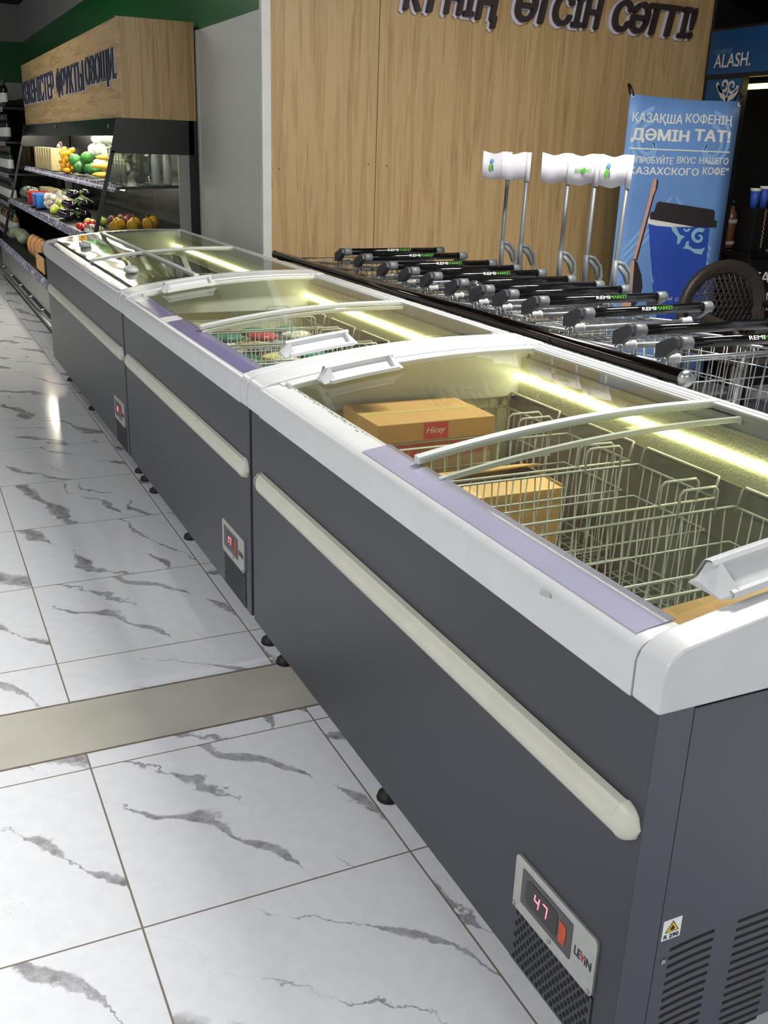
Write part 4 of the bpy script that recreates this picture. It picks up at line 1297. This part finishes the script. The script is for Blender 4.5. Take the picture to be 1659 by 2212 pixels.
# ------------------------------------------------------------------ produce case
PX = .618; PY0, PY1 = 6.40, 11.78
pc_ = thing('produce_case', 'open refrigerated produce case with an oak canopy and Cyrillic lettering, along the white wall', 'refrigerated case', (0, 0, 0))
cn = part('canopy', MB().box(PX, PY0 + .012, 1.66, 1.10, PY1, 2.275), M['wood_case'], pc_)
part('canopy_end', MB().box(PX + .002, PY0, 1.66, 1.132, PY0 + .012, 2.28), M['wood_case_end'], cn, bevel=0.001)
part('canopy_edge', MB().box(PX - .002, PY0 - .001, 1.66, PX + .012, PY0 + .018, 2.28), M['wood_case'], cn)
words = [('КӨКӨНІСТЕР', 11.70, 9.30), ('ФРУКТЫ', 9.12, 7.70), ('ОВОЩИ.', 7.60, 6.43)]
for wd, ya, yb in words:
    me = text_mesh(wd, ya - yb, .235, bold=.0, extrude=.018); me.materials.clear(); me.materials.append(M['case_letter'])
    o = link('lettering', me, cn); frame(o, (PX - .002, ya, 1.865), (0, -1, 0), (0, 0, 1))
    me = text_mesh(wd, ya - yb + .012, .243, bold=.012, extrude=.010); me.materials.clear(); me.materials.append(M['letter_back'])
    b = link('lettering_edge', me, o); frame(b, (.004, -.010, -.004), (1, 0, 0), (0, 1, 0))
part('back_panel', MB().box(1.085, PY0 + .03, .30, 1.115, PY1, 1.66), mat('dark_back_panel', (10, 11, 12), .25), pc_)
part('base', MB().box(.30, PY0, .10, 1.115, PY1, .42), M['black'], pc_)
part('kick_panel', MB().box(.235, PY0, .14, .30, PY1, .36), M['steel'], pc_)
fg = mat('header_green_black', (22, 34, 30), .15)
part('header', MB().hexa([(.570, PY0 + .02, 1.545), (.578, PY0 + .02, 1.545), (.578, PY1, 1.545), (.570, PY1, 1.545), (.600, PY0 + .02, 1.66), (.608, PY0 + .02, 1.66), (.608, PY1, 1.66), (.600, PY1, 1.66)]), fg, pc_)
part('roof_panel', MB().box(.608, PY0 + .03, 1.645, 1.085, PY1, 1.66), M['black'], pc_)
hd = MB()
for u, v in ((121, 274), (237, 273)):
    p = at(u, v, x=.59); hd.blob((.581, p.y, p.z), (.006, .02, .016), n=8, k=6)
part('header_badge', hd, M['grey_plastic'], pc_)
part('emitter_strip', MB().box(.612, PY0 + .06, 1.590, .636, PY1 - .05, 1.602), M['case_led'], pc_)
# end panels: dark frame round a glass
for y0, y1, nm in ((PY0, PY0 + .03, 'end_panel'), (PY1 - .03, PY1, 'end_panel')):
    e = MB()
    e.hexa([(.536, y0, 1.435), (1.115, y0, 1.435), (1.115, y1, 1.435), (.536, y1, 1.435), (.590, y0, 1.66), (1.115, y0, 1.66), (1.115, y1, 1.66), (.590, y1, 1.66)])
    e.hexa([(.255, y0, .42), (.285, y0, .42), (.285, y1, .42), (.255, y1, .42), (.540, y0, 1.45), (.565, y0, 1.45), (.565, y1, 1.45), (.540, y1, 1.45)])
    e.box(1.075, y0, .10, 1.137, y1, 1.66)
    e.box(.255, y0, .10, 1.10, y1, .43)
    eo = part(nm, e, M['black'], pc_, bevel=0.002)
    part('end_glass', MB().poly([(.28, y0 + .014, .43), (1.0, y0 + .014, .43), (1.0, y0 + .014, 1.44), (.56, y0 + .014, 1.44)]), M['case_glass'], eo)
    part('grey_strip', MB().box(.998, y0 + .004, .43, 1.076, y1 - .004, 1.44), M['steel'] if False else M['grey_wall'], eo)
def shelf(x0, z0, x1, z1, name):
    s = part(name, MB().hexa([(x0, PY0 + .04, z0 - .02), (x1, PY0 + .04, z1 - .02), (x1, PY1 - .04, z1 - .02), (x0, PY1 - .04, z0 - .02), (x0, PY0 + .04, z0), (x1, PY0 + .04, z1), (x1, PY1 - .04, z1), (x0, PY1 - .04, z0)]), M['black'], pc_)
    return s
s1 = shelf(.575, 1.215, 1.08, 1.235, 'shelf')
part('price_rail', MB().hexa([(.548, PY0 + .05, 1.178), (.556, PY0 + .05, 1.176), (.556, PY1 - .05, 1.176), (.548, PY1 - .05, 1.178), (.570, PY0 + .05, 1.226), (.578, PY0 + .05, 1.224), (.578, PY1 - .05, 1.224), (.570, PY1 - .05, 1.226)]), M['lavender_dark'], s1)
s2_ = shelf(.375, .865, 1.08, .935, 'shelf')
part('price_rail', MB().hexa([(.345, PY0 + .05, .828), (.353, PY0 + .05, .826), (.353, PY1 - .05, .826), (.345, PY1 - .05, .828), (.366, PY0 + .05, .882), (.374, PY0 + .05, .880), (.374, PY1 - .05, .880), (.366, PY1 - .05, .882)]), M['lavender_dark'], s2_)
s3_ = shelf(.235, .42, 1.08, .50, 'shelf')
part('price_rail', MB().hexa([(.205, PY0 + .05, .365), (.213, PY0 + .05, .363), (.213, PY1 - .05, .363), (.205, PY1 - .05, .365), (.226, PY0 + .05, .428), (.234, PY0 + .05, .426), (.234, PY1 - .05, .426), (.226, PY1 - .05, .428)]), M['lavender_dark'], s3_)
part('emitter_strip', MB().box(.80, PY0 + .04, 1.628, .825, PY1 - .05, 1.640), M['shelf_led'], pc_)  # unseen light strip added under the roof to brighten the upper shelf packs
part('shelf_lamp', MB().box(.62, PY0 + .08, 1.189, .632, PY1 - .05, 1.195), M['shelf_led'], pc_)
fr = MB()
fr.tube([(.19, PY0, .10), (.19, PY1, .10)], .016, 10)
for k in range(7):
    y = PY0 + .2 + k * .85; fr.tube([(.19, y, .10), (.24, y, .11), (.31, y, .16)], .012, 8)
part('floor_guard', fr, M['steel'], pc_)
part('foot', MB().box(.33, PY0 + .05, 0, 1.10, PY1 - .05, .10), M['black'], pc_)

# ------------------------------------------------------------------ fruit and vegetables
def veg(name, label, cat, grp, mb, mt, loc, rot=(0, 0, 0), sc=1.0):
    o = link(name, mb if isinstance(mb, bpy.types.Mesh) else mb.mesh(name, mt))
    o.location = loc; o.rotation_euler = rot
    if sc != 1.0: o.scale = (sc, sc, sc)
    tag(o, label, cat, grp)
    return o
random.seed(5)
SH1 = lambda x: 1.215 + (x - .575) * .0396
SH2 = lambda x: .865 + (x - .375) * .0993
SH3 = lambda x: .42 + (x - .235) * .0947
V = {}
V['yellow'] = mat('yellow_pepper_skin', (222, 168, 24), .22, var=.1); V['stem'] = mat('green_stem', (84, 120, 40), .5)
V['eggplant'] = mat('eggplant_skin', (26, 20, 30), .1); V['garlic'] = mat('garlic_skin', (214, 204, 186), .6, var=.1, nscale=20)
V['lime'] = mat('lime_green_skin', (176, 190, 60), .3, var=.1); V['tomato'] = mat('tomato_skin', (190, 34, 30), .15)
V['ytom'] = mat('yellow_tomato_skin', (226, 166, 30), .15); V['squash'] = mat('squash_skin', (196, 140, 84), .45, var=.1)
V['potato'] = mat('potato_skin', (176, 112, 70), .6, var=.15, nscale=20); V['beet'] = mat('red_onion_skin', (122, 44, 44), .3, var=.15, nscale=12)
V['corn'] = mat('corn_kernels', (226, 182, 60), .4, var=.15, nscale=90); V['husk'] = mat('corn_husk', (104, 140, 52), .5, var=.15)
V['leaf'] = mat('leaf_green', (58, 122, 52), .4, var=.35, nscale=16); V['pale'] = mat('sprout_stalk', (240, 238, 205), .5, var=.12, nscale=40)
V['sprout'] = mat('sprout_green', (106, 122, 62), .5, var=.3, nscale=50); V['milk'] = mat('white_pouch', (196, 198, 196), .45)
V['red_crate'] = mat('red_crate', (190, 24, 30), .35); V['blue_crate'] = mat('blue_crate', (42, 120, 208), .35)
V['punnet'] = mat('beige_punnet', (206, 190, 140), .4, var=.3, nscale=60); V['onion'] = mat('spring_onion', (150, 168, 110), .4, var=.2)
V['dark_bag'] = mat('dark_brown_bag', (78, 50, 40), .3, var=.2); V['cabbage'] = mat('cabbage_leaf', (132, 146, 116), .5, var=.25, nscale=14)
# bell peppers by the end glass
pep = MB().blob((0, 0, .045), (.043, .043, .05), n=16, k=10, f=lambda a, t: (1 + .09 * math.cos(4 * a)) * (1.05 - .2 * t if t > .3 else 1))
pst = MB().tube([(0, 0, .085), (.003, 0, .10), (.010, .003, .112)], [.008, .005, .005], 7)
pl = [(.55, 6.515, 0), (.67, 6.515, .4), (.61, 6.645, 1.2), (.79, 6.515, 2.0), (.73, 6.645, 2.6), (.62, 6.77, .9), (.85, 6.645, .2)]
p0 = None
for i, (x, y, a) in enumerate(pl):
    lb = 'yellow bell pepper in the heap by the glass end of the produce case'
    if p0 is None:
        p0 = thing('bell_pepper', lb, 'pepper', (0, 0, 0), 0, 'yellow bell peppers'); part('flesh', pep, V['yellow'], p0); part('stem', pst, V['stem'], p0); o = p0
    else: o = dup(p0, (0, 0, 0), 0, lb)
    o.location = (x, y, SH2(x) + .008); o.rotation_euler = (random.uniform(-.1, .1), 0.1, a)
for i, x in enumerate((.455, .435)):
    t = thing('wrapped_tray', 'white wrapped vegetable tray before the yellow peppers' if i == 0 else 'second white wrapped vegetable tray before the yellow peppers', 'tray', (.436, 6.535 + i * .175, SH2(.49) + .012), 0)
    part('tray', MB().box(-.05, -.07, 0, .05, .07, .03), M['white_print'], t, bevel=.006)
    part('food', MB().blob((0, 0, .03), (.04, .06, .02), n=12, k=6), V['yellow'], t)
    part('film', MB().blob((0, 0, .032), (.055, .075, .028), n=16, k=8), M['bag_film'], t)
def heap(n, name, cat, grp, label, mb, mt, x0, x1, y0, y1, shz, rad, layers=2, sc=(.88, 1.0), tilt=.6):
    """pile of separate pieces that rest on one another without running into each other"""
    me = mb.mesh(name, mt); done = []
    for i in range(n):
        best = None
        for k in range(80):
            x = random.uniform(x0, x1); y = random.uniform(y0, y1); z = shz(x) + rad * 1.02
            for px, py, pz in done:
                d2 = (x - px) ** 2 + (y - py) ** 2; R2 = (2.02 * rad) ** 2
                if d2 < R2: z = max(z, pz + math.sqrt(R2 - d2))
            if best is None or z < best[2]: best = (x, y, z)
            if best[2] < shz(x) + rad * 1.1: break
        done.append(best)
        veg(name, label, cat, grp, me, None, best, (random.uniform(-tilt, tilt), random.uniform(-tilt, tilt), random.uniform(0, 6)), random.uniform(*sc))
ball = lambda r, f=None, sq=1: MB().blob((0, 0, 0), (r, r, r * sq), n=12, k=8, f=f)
heap(4, 'red_onion', 'onion', 'red onions', 'dark red onion behind the yellow peppers in the produce case', ball(.045, sq=.9), V['beet'], .64, .80, 6.88, 7.15, lambda x: SH2(x) + .008, .046, 2)
heap(6, 'tomato', 'tomato', 'red tomatoes', 'red tomato at the front edge of the middle shelf', ball(.032, sq=.85), V['tomato'], .40, .47, 6.86, 7.12, lambda x: SH2(x) + .004, .033, 2)
heap(6, 'green_apple', 'apple', 'green apples', 'yellow-green apple left of the leaning black post', ball(.036, sq=.9), V['lime'], .50, .62, 7.10, 7.42, lambda x: SH2(x) + .004, .037, 2)
egg = MB().blob((0, 0, 0), (.036, .036, .052), n=14, k=10, f=lambda a, t: .74 + .36 * t)
ec = MB().blob((0, 0, .050), (.016, .016, .008), n=8, k=5)
e0 = None; lay = []
for i in range(24):
    lb = 'glossy black eggplant in the pile on the middle shelf'
    if e0 is None:
        e0 = thing('eggplant', lb, 'eggplant', (0, 0, 0), 0, 'black eggplants'); part('flesh', egg, V['eggplant'], e0); part('calyx', ec, V['stem'], e0); o = e0
    else: o = dup(e0, (0, 0, 0), 0, lb)
    L_, q = (0, i) if i < 12 else (1, i - 12) if i < 20 else (2, i - 20) if i < 24 else (3, i - 24)
    x = .47 + (q % 2) * .115 + L_ * .03
    o.location = (x, 7.94 + (q // 2) * .085 + L_ * .07, SH2(x) + .048 + L_ * .079)
    o.rotation_euler = (0, PI / 2 + random.uniform(-.05, .05) - .1, random.uniform(-.05, .05) + PI * (q % 2))
heap(5, 'pear', 'pear', 'green pears', 'pale green pear between the eggplants and the garlic', MB().blob((0, 0, 0), (.034, .034, .040), n=12, k=9, f=lambda a, t: .62 + .5 * t), V['lime'], .43, .52, 8.62, 8.86, lambda x: SH2(x) + .006, .040, 2)
heap(34, 'garlic_bulb', 'garlic', 'garlic bulbs', 'white garlic bulb heaped beside the blue crate', MB().blob((0, 0, 0), (.032, .032, .034), n=14, k=9, f=lambda a, t: (1 + .07 * math.cos(7 * a)) * (.6 + .5 * t)), V['garlic'], .47, .60, 8.92, 9.50, lambda x: SH2(x) + .006, .036, 3)
def crate(name, y, mt, label):
    r = thing(name, label, 'crate', (.50, y, SH2(.61) + .003)); b = MB(); a, c, h = .10, .13, .125
    for q in ((-a, -c, 0, a, -c + .006, h), (-a, c - .006, 0, a, c, h), (-a, -c, 0, -a + .006, c, h), (a - .006, -c, 0, a, c, h), (-a, -c, 0, a, c, .006)): b.box(*q)
    part('crate_body', b, mt, r, bevel=.003)
    part('crate_rim', MB().box(-a - .006, -c - .006, h - .012, -a, c + .006, h).box(a, -c - .006, h - .012, a + .006, c + .006, h), mt, r)
crate('plastic_crate', 9.70, V['blue_crate'], 'bright blue plastic crate on the middle produce shelf')
crate('plastic_crate', 10.12, V['red_crate'], 'bright red plastic crate on the middle produce shelf, left of the blue one')
on = MB()
for i in range(14):
    x = random.uniform(-.06, .06); on.tube([(x, -.55, random.uniform(0, .04)), (x * 1.4, 0, .03 + random.uniform(0, .03)), (x * 2, .45, .05 + random.uniform(0, .05))], [.010, .008, .003], 6)
veg('spring_onion_bunch', 'long bunch of spring onions behind the red and blue crates', 'onion', None, on, V['onion'], (.78, 9.6, SH2(.78) + .05))
for i, (x, y) in enumerate(((.52, 10.75), (.50, 11.1))):
    t = thing('salad_bag', ['clear bag of pale salad beside the red crate', 'clear bag of pale salad at the far end of the middle shelf'][i], 'bag', (x, y, SH2(x) + .006))
    part('salad', MB().blob((0, 0, .07), (.07, .11, .06), n=14, k=9, jit=.12), V['cabbage'], t); part('film', MB().blob((0, 0, .075), (.085, .13, .075), n=16, k=10, jit=.08), M['bag_film'], t)
for i in range(5):
    veg('punnet', 'beige packed punnet at the far end of the middle shelf', 'punnet', 'punnets at the far end of the middle shelf', MB().box(-.06, -.07, 0, .06, .07, .11), V['punnet'], (.72, 10.5 + i * .2, SH2(.66) + .016))
# upper shelf
def sprout_pack(x, y, h, rz, label, dark=False):
    t = thing('sprout_bag', label, 'bag', (x, y, SH1(x) + .004), rz, 'bags of sprouts')
    s = MB()
    for k in range(9):
        xx = -.03 + k * .0075; s.tube([(xx, random.uniform(-.01, .01), .01), (xx + random.uniform(-.006, .006), random.uniform(-.012, .012), h * random.uniform(.82, .98))], .0055, 5)
    part('stalks', s, V['sprout'] if dark else V['pale'], t)
    tp = MB()
    for k in range(8): tp.blob((-.03 + k * .009, random.uniform(-.012, .012), h * random.uniform(.86, 1.0)), (.010, .010, .012), n=6, k=4)
    part('leaf_tips', tp, V['sprout'], t)
    part('film', MB().prism([(-.044, -.016), (.044, -.016), (.050, 0), (.044, .016), (-.044, .016), (-.050, 0)], 'z', 0, h + .006, caps=False), M['bag_film'], t)
for i in range(6):
    sprout_pack(.645 + .002 * i, 6.53 + i * .105, .25 - .01 * (i % 2), PI / 2 * .8, 'clear bag of pale upright sprouts at the near end of the upper shelf')
for i in range(3):
    sprout_pack(.76 + .02 * i, 6.55 + i * .06, .24, .2, 'clear bag of dark green sprouts behind the pale ones', True)
for i, x in enumerate((.87, .955)):
    t = thing('white_pouch', ['white upright pouch behind the sprout bags, left one', 'white upright pouch next to the grey strip of the glass end, right one'][i], 'pouch', (x, 6.56, SH1(x) + .003))
    b = MB(); rows = []
    for j in range(7):
        z = .225 * j / 6; w = .030 * (1 - .35 * max(0, (j - 4.5) / 1.5)); d = .022 * (1 - .9 * max(0, (j - 3.5) / 2.5))
        rows.append([(w * math.cos(a), d * math.sin(a), z) for a in [q * PI / 6 for q in range(13)]])
    part('pouch_body', b.sheet(rows), V['milk'], t)
    part('pouch_top', MB().hexa([(-.020, -.003, .222), (.020, -.003, .222), (.020, .003, .222), (-.020, .003, .222), (-.012, -.001, .252), (.004, -.001, .252), (.004, .001, .252), (-.012, .001, .252)]), V['milk'], t)
cm = MB().blob((0, 0, 0), (.026, .026, .10), n=12, k=9, f=lambda a, t: .75 + .3 * t); cme = cm.mesh('corn_cob', V['corn'])
hs = MB().blob((0, 0, -.05), (.030, .030, .07), n=8, k=6, f=lambda a, t: 1 + .1 * math.cos(4 * a)); hse = hs.mesh('husk', V['husk'])
for i in range(9):
    t = thing('corn_cob', 'yellow corn cob with green husk in the pile on the upper shelf', 'corn', (0, 0, 0), 0, 'corn cobs')
    link('kernels', cme, t); link('husk', hse, t)
    x = .70; t.location = (x, 7.36 + (i % 4) * .075 + (.03 if i > 3 else 0), SH1(x) + .040 + (i // 4) * .066); t.rotation_euler = (0, PI / 2, PI + random.uniform(-.04, .04))
heap(8, 'wrapped_lettuce', 'lettuce', 'wrapped lettuces', 'green lettuce head in shiny wrap on the upper shelf', MB().blob((0, 0, 0), (.06, .06, .05), n=14, k=9, jit=.14), V['leaf'], .65, .71, 7.98, 8.85, lambda x: SH1(x) + .006, .062, 2)
wm = mat('grey_film_wrap', (186, 190, 184), .12, var=.4, nscale=12)
heap(22, 'wrapped_cauliflower', 'cauliflower', 'wrapped cauliflowers', 'grey film-wrapped cauliflower behind the lettuces on the upper shelf', MB().blob((0, 0, 0), (.07, .07, .06), n=14, k=9, jit=.16), wm, .86, .97, 7.8, 8.9, lambda x: SH1(x) + .006, .072, 2)
heap(46, 'yellow_tomato', 'tomato', 'yellow cherry tomatoes', 'yellow cherry tomato heaped in the tubs on the upper shelf', ball(.026), V['ytom'], .63, .70, 9.06, 9.40, lambda x: SH1(x) + .004, .0265, 6, tilt=.1)
for i in range(7):
    veg('punnet', 'pale yellow packed punnet left of the yellow tomatoes on the upper shelf', 'punnet', 'punnets on the upper shelf', MB().box(-.05, -.07, 0, .05, .07, .21), V['punnet'], (.66, 9.95 + i * .19, SH1(.71) + .005))
veg('paper_bag', 'dark brown bag standing among the punnets on the upper shelf', 'bag', None, MB().blob((0, 0, .12), (.06, .09, .13), n=14, k=9, jit=.05), V['dark_bag'], (.84, 10.75, SH1(.9) + .022))
# bottom shelf
bq = MB().blob((0, 0, 0), (.055, .055, .11), n=14, k=10, f=lambda a, t: .62 + .5 * math.sin(min(1, t * 1.15) * PI / 2 * 1.2))
for i, (x, y, rx) in enumerate(((.335, 9.20, .1), (.345, 8.98, .2), (.33, 9.45, .25), (.34, 8.74, .15))):
    veg('butternut_squash', ['tan butternut squash second from the left on the bottom shelf', 'tan butternut squash second from the right on the bottom shelf', 'leftmost tan butternut squash on the bottom shelf, next to the cabbages', 'rightmost tan butternut squash on the bottom shelf, near the produce box'][i], 'squash', 'butternut squashes', bq, V['squash'], (x, y, SH3(x) + .122), (PI + rx, 0, 0))
heap(10, 'sweet_potato', 'potato', 'brown potatoes', 'round brown potato on the bottom shelf of the produce case', ball(.055, sq=.85), V['potato'], .47, .60, 8.3, 9.8, lambda x: SH3(x) + .006, .056, 2)
heap(5, 'cabbage', 'cabbage', 'pale cabbages', 'pale green cabbage at the far end of the bottom shelf', MB().blob((0, 0, 0), (.08, .08, .07), n=16, k=10, jit=.08), V['cabbage'], .34, .46, 10.0, 11.4, lambda x: SH3(x) + .008, .082, 1)
cb = thing('produce_box', 'green and tan cardboard produce box in front of the potatoes, next to the farthest freezer', 'box', (.33, 8.3, SH3(.42) + .003))
part('box_front', MB().box(-.09, -.26, 0, -.084, .26, .13), M['carton'], cb); part('box_side', MB().box(-.084, -.26, 0, .09, -.254, .13).box(-.084, .254, 0, .09, .26, .13), mat('dark_green_card', (40, 58, 48), .6), cb)

# ------------------------------------------------------------------ wine shelves past the produce case
wx = .40
ws = thing('wine_shelf', 'tall dark shelving unit of wine bottles past the far end of the produce case', 'shelf unit', (wx, 12.05, 0))
part('unit_back', MB().box(.55, 0, 0, .60, 3.9, 2.05).box(.02, 3.88, 0, .55, 3.9, 2.05), M['black'], ws)
levels = (.42, .79, 1.13, 1.48, 1.85)
for z in levels:
    s = part('shelf', MB().box(0.01, .02, z - .025, .55, 3.88, z), M['black'], ws)
    part('price_rail', MB().box(0, .02, z - .05, .01, 3.88, z - .002), M['lavender_dark'], s)
def bottle_mesh(glass, cap_):
    b = MB()
    b.lathe([(.034, 0), (.037, .006), (.037, .05), (.0375, .051), (.0375, .15), (.037, .151), (.037, .185), (.030, .205), (.015, .228), (.0145, .245), (.0155, .25), (.0155, .295), (.013, .30)], 12,
            mats=[0, 0, 0, 1, 1, 0, 0, 0, 0, 0, 2, 2, 2])
    return b.mesh('wine_bottle', [glass, M['label_white'], cap_])
bms = [bottle_mesh(M['bottle_glass'], M['cap_red']), bottle_mesh(M['bottle_green'], M['cap_green']), bottle_mesh(M['bottle_glass'], M['cap_pink']), bottle_mesh(M['bottle_glass'], M['cap_black']), bottle_mesh(M['bottle_amber'], M['cap_black'])]
desc = ['dark wine bottle with white label and red capsule', 'green wine bottle with white label and green capsule', 'dark wine bottle with white label and mauve capsule', 'dark wine bottle with white label and black capsule', 'amber wine bottle with white label and black capsule']
lvn = ['lowest', 'second lowest', 'middle', 'second highest', 'top']
random.seed(21)
for li, z in enumerate(levels):
    for k in range(34):
        i = random.choice((0, 1, 2, 3, 3)) if li != 0 else random.choice((4, 4, 1, 3))
        o = link('wine_bottle', bms[i]); o.location = (wx + .055, 12.15 + k * .111, z + .001); o.rotation_euler = (0, 0, random.uniform(0, 6))
        tag(o, '%s on the %s wine shelf' % (desc[i], lvn[li]), 'bottle', 'wine bottles on the %s shelf' % lvn[li])
